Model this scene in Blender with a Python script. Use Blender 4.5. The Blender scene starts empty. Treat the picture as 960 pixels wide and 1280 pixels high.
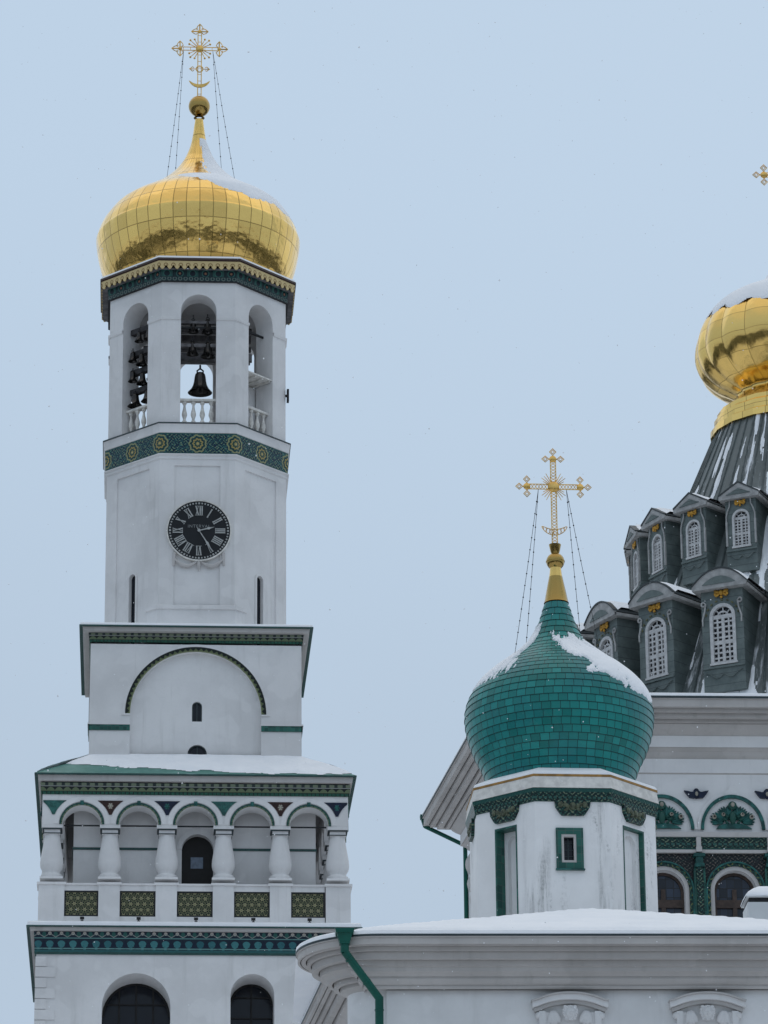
import bpy, bmesh, math, random
from mathutils import Vector, Matrix, noise
import numpy as np
random.seed(7)
R = math.radians
PI = math.pi
S = bpy.context.scene
COL = S.collection

# ------------------------------------------------------------------ camera survey
IW, IH, FPX = 960.0, 1280.0, 5000.0
PITCH, ROLL = R(20.0), R(0.5)
CAM = Vector((0, 0, 1.65))
FW = Vector((0, math.cos(PITCH), math.sin(PITCH)))
_R0 = Vector((1, 0, 0)); _U0 = Vector((0, -math.sin(PITCH), math.cos(PITCH)))
RT = _R0 * math.cos(ROLL) - _U0 * math.sin(ROLL)
UP = _U0 * math.cos(ROLL) + _R0 * math.sin(ROLL)

def ray(px, py):
    return (FW * FPX + RT * (px - IW / 2) + UP * (IH / 2 - py)).normalized()

def hit_y(px, py, Y):
    d = ray(px, py); return CAM + d * ((Y - CAM.y) / d.y)

def hit_z(px, py, z):
    d = ray(px, py); return CAM + d * ((z - CAM.z) / d.z)

class Frame:
    """a building's own axes: x along the facade, y into depth, z up"""
    def __init__(s, x, y, deg):
        s.o = Vector((x, y, 0)); t = R(deg); s.t = t
        s.ex = Vector((math.cos(t), math.sin(t), 0)); s.ey = Vector((-math.sin(t), math.cos(t), 0))
    def hit(s, px, py, yl):
        d = ray(px, py); k = (yl - (CAM - s.o).dot(s.ey)) / d.dot(s.ey)
        p = CAM + d * k - s.o
        return p.dot(s.ex), p.z
    def z(s, px, py, yl): return s.hit(px, py, yl)[1]
    def sc(s, px, py, yl):
        d = ray(px, py); k = (yl - (CAM - s.o).dot(s.ey)) / d.dot(s.ey)
        return (d * k).dot(FW) / FPX
    def half(s, wpx, px, py, f=1.0):
        a = wpx / 2 * s.sc(px, py, 0)
        for _ in range(4): a = wpx / 2 * s.sc(px, py, -a * f)
        return a
    def world(s, x, y, z): return s.o + s.ex * x + s.ey * y + Vector((0, 0, z))
    def local(s, p):
        q = p - s.o; return Vector((q.dot(s.ex), q.dot(s.ey), q.z))

# ------------------------------------------------------------------ node expressions
class X:
    def __init__(s, nt, o): s.nt, s.o = nt, o
    def _m(s, op, *a):
        n = s.nt.nodes.new('ShaderNodeMath'); n.operation = op
        for i, q in enumerate((s,) + a):
            if isinstance(q, X): s.nt.links.new(q.o, n.inputs[i])
            else: n.inputs[i].default_value = q
        return X(s.nt, n.outputs[0])
    def __add__(s, b): return s._m('ADD', b)
    def __radd__(s, b): return s._m('ADD', b)
    def __sub__(s, b): return s._m('SUBTRACT', b)
    def __rsub__(s, b): return (s * -1.0) + b
    def __mul__(s, b): return s._m('MULTIPLY', b)
    def __rmul__(s, b): return s._m('MULTIPLY', b)
    def __truediv__(s, b): return s._m('DIVIDE', b)
    def lt(s, b): return s._m('LESS_THAN', b)
    def gt(s, b): return s._m('GREATER_THAN', b)
    def abs(s): return s._m('ABSOLUTE')
    def fract(s): return s._m('FRACT')
    def floor(s): return s._m('FLOOR')
    def sqrt(s): return s._m('SQRT')
    def sin(s): return s._m('SINE')
    def cos(s): return s._m('COSINE')
    def min(s, b): return s._m('MINIMUM', b)
    def max(s, b): return s._m('MAXIMUM', b)
    def atan2(s, b): return s._m('ARCTAN2', b)
    def pw(s, b): return s._m('POWER', b)
    def ramp(s, a, b):
        n = s.nt.nodes.new('ShaderNodeMapRange'); n.interpolation_type = 'SMOOTHSTEP'
        s.nt.links.new(s.o, n.inputs[0]); n.inputs[1].default_value = a; n.inputs[2].default_value = b
        return X(s.nt, n.outputs[0])
    def cell(s, p): return (s / p).fract() - 0.5          # centred -0.5..0.5 inside each period

class Mat:
    def __init__(s, name, rough=0.8, metal=0.0, spec=None):
        s.m = bpy.data.materials.new(name); s.m.use_nodes = True
        s.nt = s.m.node_tree; s.b = s.nt.nodes['Principled BSDF']
        s.b.inputs['Roughness'].default_value = rough; s.b.inputs['Metallic'].default_value = metal
        if spec is None and rough <= .42 and metal == 0: spec = .25
        if spec is not None: s.b.inputs['Specular IOR Level'].default_value = spec
        s._tc = None
    def tc(s, k):
        if s._tc is None: s._tc = s.nt.nodes.new('ShaderNodeTexCoord')
        return s._tc.outputs[k]
    def uv(s):
        n = s.nt.nodes.new('ShaderNodeSeparateXYZ'); s.nt.links.new(s.tc('UV'), n.inputs[0])
        return X(s.nt, n.outputs[0]), X(s.nt, n.outputs[1])
    def xyz(s):
        n = s.nt.nodes.new('ShaderNodeSeparateXYZ'); s.nt.links.new(s.tc('Object'), n.inputs[0])
        return [X(s.nt, o) for o in n.outputs[:3]]
    def vec(s, x, y, z):
        n = s.nt.nodes.new('ShaderNodeCombineXYZ')
        for i, q in enumerate((x, y, z)):
            if isinstance(q, X): s.nt.links.new(q.o, n.inputs[i])
            else: n.inputs[i].default_value = q
        return n.outputs[0]
    def noise(s, scale, detail=4, rough=0.55, v=None, k='Object'):
        n = s.nt.nodes.new('ShaderNodeTexNoise'); s.nt.links.new(v if v is not None else s.tc(k), n.inputs['Vector'])
        n.inputs['Scale'].default_value = scale; n.inputs['Detail'].default_value = detail
        n.inputs['Roughness'].default_value = rough
        return X(s.nt, n.outputs['Fac'])
    def voro(s, scale, v=None, feature='F1', k='UV', out='Distance'):
        n = s.nt.nodes.new('ShaderNodeTexVoronoi'); n.feature = feature
        s.nt.links.new(v if v is not None else s.tc(k), n.inputs['Vector']); n.inputs['Scale'].default_value = scale
        return X(s.nt, n.outputs[out])
    def mix(s, a, b, fac):
        n = s.nt.nodes.new('ShaderNodeMix'); n.data_type = 'RGBA'
        for i, q in ((0, fac), (6, a), (7, b)):
            if isinstance(q, X): s.nt.links.new(q.o, n.inputs[i])
            elif i == 0: n.inputs[0].default_value = q
            else: n.inputs[i].default_value = (*q[:3], 1)
        return X(s.nt, n.outputs[2])
    def color(s, c):
        if isinstance(c, X): s.nt.links.new(c.o, s.b.inputs['Base Color'])
        else: s.b.inputs['Base Color'].default_value = (*c, 1)
        return s
    def rough(s, x): s.nt.links.new(x.o, s.b.inputs['Roughness']); return s
    def metal(s, x): s.nt.links.new(x.o, s.b.inputs['Metallic']); return s
    def bump(s, h, strength=0.3, dist=0.02):
        n = s.nt.nodes.new('ShaderNodeBump'); n.inputs['Strength'].default_value = strength
        n.inputs['Distance'].default_value = dist; s.nt.links.new(h.o, n.inputs['Height'])
        s.nt.links.new(n.outputs[0], s.b.inputs['Normal']); return s

def M_plain(name, c, rough=0.8, metal=0.0, var=0.15, scale=6.0, bump=0.0):
    m = Mat(name, rough, metal)
    f = m.noise(scale, 5)
    m.color(m.mix([q * (1 - var) for q in c], [min(1, q * (1 + var)) for q in c], f.ramp(0.3, 0.7)))
    if bump: m.bump(m.noise(scale * 4, 5), bump, 0.01)
    return m.m

def M_plaster(name, c, streak=0.12, scale=1.0):
    m = Mat(name, 0.9, spec=0.2)
    big = m.noise(0.35 * scale, 5, 0.6)
    x, y, z = m.xyz()
    v = m.vec(x * 2.6, y * 2.6, z * 0.22)
    st = m.noise(1.0 * scale, 6, 0.65, v).ramp(0.52, 0.78)
    fine = m.noise(9 * scale, 4, 0.7)
    brick = (m.noise(0.9 * scale, 3, 0.5)).ramp(0.4, 0.7)
    c0 = m.mix([q * 0.88 for q in c], [min(q * 1.06, .95) for q in c], big.ramp(0.3, 0.7))
    patch = m.noise(0.8 * scale, 2, .4).ramp(.56, .60)
    c0 = m.mix(c0, [min(q * 1.05, .95) for q in c], patch * .5)
    c1 = m.mix(c0, [c[0] * .62, c[1] * .62, c[2] * .60], st * streak * 2.2)
    c2 = m.mix(c1, [q * 0.86 for q in c], fine.ramp(0.5, 0.8) * 0.35)
    m.color(c2)
    m.bump(m.noise(3.0 * scale, 6, 0.6) + brick * 0.3, 0.25, 0.02)
    return m.m

WHITE = (0.745, 0.735, 0.73)
MT = {}
MT['plaster'] = M_plaster('white_plaster', WHITE, 0.17)
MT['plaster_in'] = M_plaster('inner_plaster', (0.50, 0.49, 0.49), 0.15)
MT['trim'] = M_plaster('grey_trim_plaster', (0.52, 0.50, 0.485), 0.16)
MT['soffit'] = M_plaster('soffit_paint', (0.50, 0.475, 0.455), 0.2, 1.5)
MT['plaster_near'] = M_plaster('bright_white_plaster', (0.76, 0.755, 0.75), 0.12, 1.6)
MT['cream'] = M_plain('cream_paint', (0.68, 0.66, 0.62), 0.8)

def m_stained():
    m = Mat('stained_white_plaster', 0.9, spec=0.2)
    x, y, z = m.xyz()
    big = m.noise(0.8, 5, 0.6); c = (0.84, 0.835, 0.83)
    base = m.mix([q * .93 for q in c], [q * 1.04 for q in c], big.ramp(.3, .7))
    st = m.noise(1.0, 7, 0.72, m.vec(x * 7, y * 7, z * 1.3))
    low = m.noise(0.55, 3, 0.5, m.vec(x * 2.2, y * 2.2, z * 0.5)).ramp(.50, .62)
    speck = m.noise(16, 5, .7).ramp(.40, .65)
    f = st.ramp(.47, .66) * low * speck
    xm = (x.abs() - 0.72).abs().ramp(.34, .10) * y.lt(0.0)
    drip = m.noise(1.0, 8, .75, m.vec(x * 9, y * 9, z * .8)).ramp(.40, .60) * m.noise(1.0, 3, .5, m.vec(x * 1.5, y * 1.5, z * .35 + 2.0)).ramp(.36, .52)
    f = f.max(xm * drip * (speck * .4 + .6))
    m.color(m.mix(base, (0.20, 0.205, 0.20), f * 0.72)); m.bump(m.noise(7, 6, .6), 0.3, 0.015)
    return m.m
MT['stained'] = m_stained()
MT['green'] = M_plain('dark_green_sheet_metal', (0.012, 0.062, 0.056), 0.45, 0, 0.25)
MT['pipe'] = M_plain('green_pipe_paint', (0.005, 0.085, 0.062), 0.38, 0, 0.2, 3)
MT['black'] = M_plain('black_iron', (0.010, 0.011, 0.013), 0.7, 0.0)
MT['edge'] = M_plain('dark_sheet_edge', (0.03, 0.045, 0.05), 0.5, 0.2)
MT['beam'] = M_plain('blackened_beam_timber', (0.035, 0.033, 0.035), 0.8, 0, .4, 3, .4)
MT['frame_dark'] = M_plain('near_black_window_frame', (0.012, 0.011, 0.011), 0.7)
MT['wood'] = M_plain('dark_timber', (0.15, 0.145, 0.15), 0.8, 0, 0.4, 3, 0.4)
MT['bronze'] = M_plain('dark_bronze', (0.055, 0.052, 0.05), 0.2, 0.9, 0.3, 3)
MT['orange_edge'] = M_plain('ochre_edge_paint', (0.30, 0.16, 0.035), 0.6, 0, 0.3)
MT['gilt'] = M_plain('gilded_iron', (0.74, 0.47, 0.14), 0.32, 0.9, 0.2)
MT['gilt_dull'] = M_plain('gilded_relief', (0.45, 0.24, 0.035), 0.45, 0.5, 0.35, 8)
MT['white_paint'] = M_plain('white_window_paint', (0.50, 0.50, 0.50), 0.6)
MT['vent'] = M_plain('pale_vent_metal', (0.60, 0.62, 0.63), 0.5, 0, .06, 2)

def m_snow():
    m = Mat('snow', 0.75, spec=0.25)
    m.color(m.mix((0.86, 0.88, 0.91), (0.92, 0.93, 0.95), m.noise(1.2, 5).ramp(.3, .7)))
    m.b.inputs['Subsurface Weight'].default_value = 0.0
    m.bump(m.noise(4.5, 6, .6) + m.noise(22, 4, .6) * .25, 0.45, 0.05); return m.m
MT['snow'] = m_snow()

def m_glass(name, c=(0.010, 0.013, 0.02)):
    m = Mat(name, 0.12, spec=0.28)
    m.color(c); m.bump(m.noise(1.3, 2), 0.06, 0.05); return m.m
MT['glass'] = m_glass('dark_window_glass')

def m_gold(name, gw, rows, c=(0.86, 0.57, 0.175), wob=0.6):
    """gilded copper sheets; uv u counts gores, v is metres up the sheet"""
    m = Mat(name, 0.16, 1.0)
    u, v = m.uv()
    lu = (u.fract() - 0.5).abs().gt(0.5 - gw)
    lv = ((v / rows).fract() - 0.5).abs().gt(0.5 - 0.012)
    line = lu.max(lv)
    n = m.noise(1.1, 4, .6); fine = m.noise(14, 4)
    cid = m.noise(1.0, 0, 0, m.vec(u.floor() * 7.31, (v / rows).floor() * 3.7, 1.0))
    base = m.mix([q * .88 for q in c], [min(1, q * 1.1) for q in c], cid.ramp(.3, .7))
    m.color(m.mix(base, [q * .35 for q in c], line * 0.8))
    m.rough(fine * 0.08 + 0.12 + n * .06)
    m.bump(m.noise(0.75, 3, .55) * 1.0 + m.noise(3.0, 3, .5) * .18 + cid * 0.45 - line * 0.3, wob, 0.12)
    return m.m
MT['gold_a'] = m_gold('gilded_dome_sheets', 0.035, 1.55)
MT['gold_b'] = m_gold('gilded_lobed_sheets', 0.012, 0.62, wob=0.35)
MT['gold'] = m_gold('gilded_copper', 0.0, 50.0, wob=0.3)

def m_shingle():
    m = Mat('green_glazed_shingles', 0.36, spec=0.32)
    u, v = m.uv()
    row = v.floor()
    uu = u + row * 0.5 + (row * 12.9898).sin() * 0.22
    du = (uu.fract() - 0.5).abs(); dv = v.fract()
    line = du.gt(0.468).max(dv.lt(0.055))
    cid = m.noise(1.0, 0, 0, m.vec(uu.floor() * 3.77, row * 5.13, 2.0))
    a = m.mix((0.004, 0.150, 0.134), (0.014, 0.258, 0.236), cid.ramp(.2, .8))
    a = m.mix(a, (0.012, 0.175, 0.18), m.noise(.8, 4).ramp(.4, .65))
    grime = m.noise(5, 6, .7).ramp(.52, .72)
    a = m.mix(a, (0.07, 0.20, 0.185), grime * .3)
    m.color(m.mix(a, (0.004, 0.040, 0.038), line))
    m.rough(cid * .22 + .26)
    m.bump(cid * .6 + dv * 0.8 - line * .5, 0.35, 0.02); return m.m
MT['shingle'] = m_shingle()

def m_tent():
    m = Mat('weathered_grey_green_roof_sheet', 0.5, spec=0.4)
    u, v = m.uv()                                         # u: metres round, v: metres down the slope
    n1 = m.noise(1, 6, .7, m.vec(u * 2.6, v * .32, 0.0)); n2 = m.noise(.55, 4, .6, m.vec(u * .9, v * .35, 4.0))
    base = m.mix((0.085, 0.105, 0.105), (0.155, 0.18, 0.18), m.noise(1.0, 5, .6, m.vec(u * 1.2, v * .3, 9.)).ramp(.3, .7))
    f = n1.ramp(.50, .62) * n2.ramp(.44, .60)
    wood = m.noise(7, 6, .7, m.vec(u * 1.6, v * .5, 2.0)).ramp(.58, .68) * .55
    f = f.max(wood * n2.ramp(.35, .6))
    m.color(m.mix(base, (0.80, 0.82, 0.85), f * .9)); m.rough(f * .4 + .42)
    m.bump(f + n1 * .2, 0.5, 0.03); return m.m
MT['tent'] = m_tent()
def m_dormer():
    m = Mat('grey_green_dormer_boards', 0.6)
    x, y, z = m.xyz()
    a = m.mix((0.075, 0.100, 0.098), (0.14, 0.172, 0.166), m.noise(2, 6, .65).ramp(.3, .7))
    line = ((z / 0.32).fract()).lt(0.05)
    m.color(m.mix(a, (0.03, 0.038, 0.038), line * .7)); m.bump(m.noise(6, 5) - line, .3, .01); return m.m
MT['dormer'] = m_dormer()
MT['dormer_trim'] = M_plain('pale_dormer_trim', (0.34, 0.34, 0.335), 0.65, 0, .2, 5)
def m_roof_green():
    m = Mat('green_roof_paint', 0.5)
    m.color(m.mix((0.05, 0.19, 0.155), (0.12, 0.29, 0.25), m.noise(1.5, 6, .7).ramp(.3, .75))); return m.m
MT['roof_green'] = m_roof_green()

# ---- tile friezes (u metres from the middle of a face, v metres from the bottom)
def m_dentil(P, H, name):
    m = Mat(name, 0.4); u, v = m.uv(); t = v / H
    c = u.cell(P); ca = c.abs() * 2
    sc_ = (t - 0.40) / 0.35
    scal = sc_.gt(0) * sc_.lt(1.0 - ca * ca * .85)
    rowA = t.lt(0.36); sq = u.cell(P * .5).abs().lt(.40)
    nz = m.noise(9, 3)
    col = m.mix((0.008, 0.012, 0.012), (0.12, 0.155, 0.085), scal)
    col = m.mix(col, m.mix((0.010, 0.055, 0.040), (0.02, 0.105, 0.065), nz.ramp(.3, .7)), rowA * sq.max(t.lt(.08)))
    col = m.mix(col, (0.30, 0.31, 0.29), t.gt(.80) * t.lt(.86))
    dots = t.gt(.88) * c.abs().lt(.3)
    col = m.mix(col, (0.02, 0.03, 0.03), t.gt(.86)); col = m.mix(col, (0.16, 0.19, 0.13), dots)
    m.color(col); m.bump(scal + rowA * sq * .6, .5, .03); return m.m
def m_lower(P, H):
    m = Mat('navy_teal_trefoil_tiles', 0.35); u, v = m.uv(); t = v / H
    c = u.cell(P) * P; e = u + P / 2; ce = e.cell(P) * P
    vv = v - H * .36
    blob = ((c * c) * .8 + vv * vv).sqrt().lt(P * .30).max(c.abs().lt(P * .12) * (vv + P * .3).abs().lt(P * .2))
    blob = blob * t.lt(.62); cid = ((u / P).floor() * 12.9898).sin().abs()
    tri = (ce.abs() * 1.25 + (t - .30).abs() * H * .6).lt(P * .30)
    dotv = v - H * .83
    dot = (c * c + dotv * dotv).sqrt().lt(P * .15)
    dot2 = ((ce * ce) * 2.2 + (v - H * .78) * (v - H * .78)).sqrt().lt(P * .26)
    col = m.mix((0.008, 0.018, 0.032), m.mix((0.02, 0.11, 0.13), (0.05, 0.19, 0.20), cid), blob)
    col = m.mix(col, (0.004, 0.012, 0.03), tri)
    col = m.mix(col, (0.02, 0.10, 0.085), dot2); col = m.mix(col, (0.42, 0.38, 0.34), dot)
    line = (t - .16).abs().lt(.025).max((t - .62).abs().lt(.02)); col = m.mix(col, (0.12, 0.26, 0.25), line)
    col = m.mix(col, (0.025, 0.11, 0.11), t.lt(.10))
    zig = ((t - .66) * 3 - ce.abs() / P).abs().lt(.06); col = m.mix(col, (0.25, 0.27, 0.25), zig * t.gt(.62))
    m.color(m.mix(col, (0.01, 0.03, 0.035), m.noise(10, 4).ramp(.5, .8) * .5)); m.bump(blob + dot, .5, .03); return m.m
def m_medal(P, H):
    m = Mat('green_tiles_with_yellow_medallions', 0.35); u, v = m.uv()
    c = (u + P / 2).cell(P) * P; d = v - H * .5
    r = ((c * c) * 1.15 + d * d).sqrt() / H; th = d.atan2(c)
    wav = (th * 9).cos() * .025
    rr = r + wav
    leaf = m.voro(9, feature='DISTANCE_TO_EDGE'); cid = m.voro(9, out='Color')
    wn = m.noise(3.2, 4, .6, k='UV') * 16
    curl = ((c.abs() * 38 + (d * 26).sin() * 2.2 + wn).sin() + (d * 44 + (c * 30).cos() * 2 - wn).sin())
    bgc = m.mix((0.006, 0.02, 0.05), (0.05, 0.19, 0.155), curl.ramp(-.15, .25))
    bgc = m.mix(bgc, (0.22, 0.24, 0.13), curl.ramp(1.2, 1.5))
    bgc = m.mix(bgc, (0.006, 0.03, 0.05), leaf.lt(.05))
    col = m.mix(bgc, (0.27, 0.28, 0.14), rr.lt(.43) * rr.gt(.36))
    col = m.mix(col, (0.01, 0.05, 0.05), rr.lt(.34))
    col = m.mix(col, (0.33, 0.26, 0.09), rr.lt(.25) * rr.gt(.17))
    col = m.mix(col, (0.02, 0.07, 0.06), rr.lt(.15)); col = m.mix(col, (0.45, 0.36, 0.14), rr.lt(.07))
    t = v / H
    col = m.mix(col, (0.02, 0.09, 0.085), t.lt(.06).max(t.gt(.94)))
    m.color(col); m.bump(curl * .3 + rr.lt(.4), .5, .04); return m.m
def m_belfry(P, H):
    m = Mat('dark_teal_square_tiles', 0.35); u, v = m.uv(); t = v / H
    c = u.cell(P); t2 = (t - .66) * H / P
    box = c.abs().max((t2).abs()); i = (u / P).floor(); par = ((i * .5).fract()).gt(.25)
    col = m.mix((0.008, 0.030, 0.034), (0.018, 0.080, 0.070), box.lt(.44) * par)
    r = (c * c + t2 * t2).sqrt()
    col = m.mix(col, (0.004, 0.012, 0.02), r.lt(.30)); col = m.mix(col, (0.03, 0.12, 0.10), (r - .26).abs().lt(.04))
    col = m.mix(col, (0.25, 0.12, 0.06), r.lt(.09) * (1.0 - par))
    col = m.mix(col, (0.004, 0.016, 0.02), c.abs().gt(.46) * t.gt(.38))
    c2 = u.cell(P * .42); d2 = (c2 * c2 + ((t - .22) * H / (P * .42)).pw(2.0)).sqrt()
    col = m.mix(col, (0.010, 0.036, 0.040), t.lt(.36)); col = m.mix(col, (0.13, 0.17, 0.15), (d2 - .30).abs().lt(.09) * t.lt(.36))
    col = m.mix(col, (0.01, 0.02, 0.025), t.lt(.05).max((t - .37).abs().lt(.025)))
    m.color(col); m.bump(r.lt(.3) * -1.0 + box.lt(.44), .5, .03); return m.m
def m_valance(P, H):
    m = Mat('gilded_scalloped_valance', 0.5, 0.25); u, v = m.uv(); t = v / H
    c = u.cell(P).abs() * 2
    ring = ((u.cell(P) * u.cell(P)) + ((t - .45) * H / P).pw(2.0)).sqrt()
    col = m.mix((0.60, 0.46, 0.22), (0.26, 0.16, 0.06), (ring - .24).abs().lt(.07))
    col = m.mix(col, (0.06, 0.02, 0.015), t.gt(.90))
    m.color(col); m.bump(ring, .4, .03); return m.m
def m_star(P):
    m = Mat('yellow_star_lattice_tiles', 0.4); u, v = m.uv()
    Q = P * 1.732
    def lat(ox, oy):
        c = (u + ox).cell(P) * P; d = (v + oy).cell(Q) * Q
        r = (c * c + d * d).sqrt() / P; t = d.atan2(c)
        return r, (t * 6.0).cos()
    (ra, ca), (rb, cb) = lat(0.0, 0.0), lat(P / 2, Q / 2)
    sa = r_star = (ca * .11 + .27) - ra; sb = (cb * .11 + .27) - rb
    th_ = sa.max(sb)
    core = ra.min(rb)
    k = 2 * PI / P
    lines = (u * 2.0).cell(P).abs().lt(.0)
    net = ((ra - .485).abs().lt(.028)).max((rb - .485).abs().lt(.028))
    col = m.mix((0.008, 0.014, 0.012), (0.29, 0.275, 0.15), th_.gt(0.0))
    col = m.mix(col, (0.17, 0.18, 0.09), net * th_.lt(-.03))
    col = m.mix(col, (0.06, 0.075, 0.035), core.lt(.055))
    m.color(m.mix(col, (0.03, 0.04, 0.03), m.noise(8, 4).ramp(.5, .8) * .6)); m.bump(th_, .5, .03); return m.m
def m_floral(name, H, sc_=1.0, a=(0.008, 0.034, 0.030), b=(0.022, 0.085, 0.068), hi=(0.17, 0.19, 0.12), dark=(0.006, 0.014, 0.016), border=True):
    m = Mat(name, 0.35); u, v = m.uv()
    n = m.noise(2.2 * sc_, 3, .6, k='UV') * 2.6
    cu = ((u.abs() * 24 * sc_ + (v * 20 * sc_).sin() * 2.2 + n * 5).sin() + (v * 27 * sc_ + (u.abs() * 18 * sc_).cos() * 2.1).sin())
    col = m.mix(dark, a, cu.ramp(-.7, -.2)); col = m.mix(col, b, cu.ramp(.2, .6)); col = m.mix(col, hi, cu.ramp(1.25, 1.55))
    if border:
        t = v / H
        seg = u.cell(.26 / sc_).abs().lt(.34)
        col = m.mix(col, (0.015, 0.075, 0.065), t.gt(.90).max(t.lt(.10)))
        col = m.mix(col, m.mix((0.01, 0.02, 0.02), (0.03, 0.10, 0.085), seg), t.gt(.34) * t.lt(.50))
    m.color(col); m.bump(cu, .25, .01); return m.m
def m_tilegreen():
    m = Mat('plain_green_tiles', 0.32); u, v = m.uv()
    g = u.cell(.16).abs().gt(.46).max(v.cell(.16).abs().gt(.46))
    cid = m.noise(1., 0, 0, m.vec((u / .16).floor() * 3.3, (v / .16).floor() * 5.1, 0.))
    c = m.mix((0.012, 0.07, 0.058), (0.03, 0.14, 0.11), cid.ramp(.25, .75))
    m.color(m.mix(c, (0.10, 0.12, 0.11), g * .5)); m.bump(g * -1.0, .4, .01); return m.m
MT['tile'] = m_tilegreen()
MT['tile_dark'] = m_floral('dark_floral_tiles', 1.0, 2.2, border=False)
MT['tile_brown'] = m_floral('dark_plum_floral_tiles', 1.0, 2.2, a=(0.022, 0.015, 0.019), b=(0.022, 0.045, 0.040), hi=(0.17, 0.13, 0.11), border=False)
MT['tile_ochre'] = m_floral('green_tiles_with_ochre_leaves', 1.0, 1.5, a=(0.010, 0.045, 0.036), b=(0.022, 0.085, 0.065), hi=(0.17, 0.16, 0.05), border=False)
MT['teal'] = M_plain('teal_glaze', (0.02, 0.10, 0.09), 0.35, 0, .5, 5)
MT['teal_lt'] = M_plain('pale_teal_glaze', (0.03, 0.115, 0.10), 0.35, 0, .4, 5)
MT['navy'] = M_plain('navy_glaze', (0.008, 0.014, 0.035), 0.35, 0, .3, 5)
MT['terracotta'] = M_plain('dark_terracotta_glaze', (0.035, 0.015, 0.012), 0.35, 0, .3, 5)
MT['pale_glaze'] = M_plain('pale_glaze', (0.33, 0.31, 0.26), 0.4, 0, .2, 5)
MT['ochre_glaze'] = M_plain('ochre_glaze', (0.30, 0.17, 0.05), 0.4, 0, .3, 5)

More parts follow.
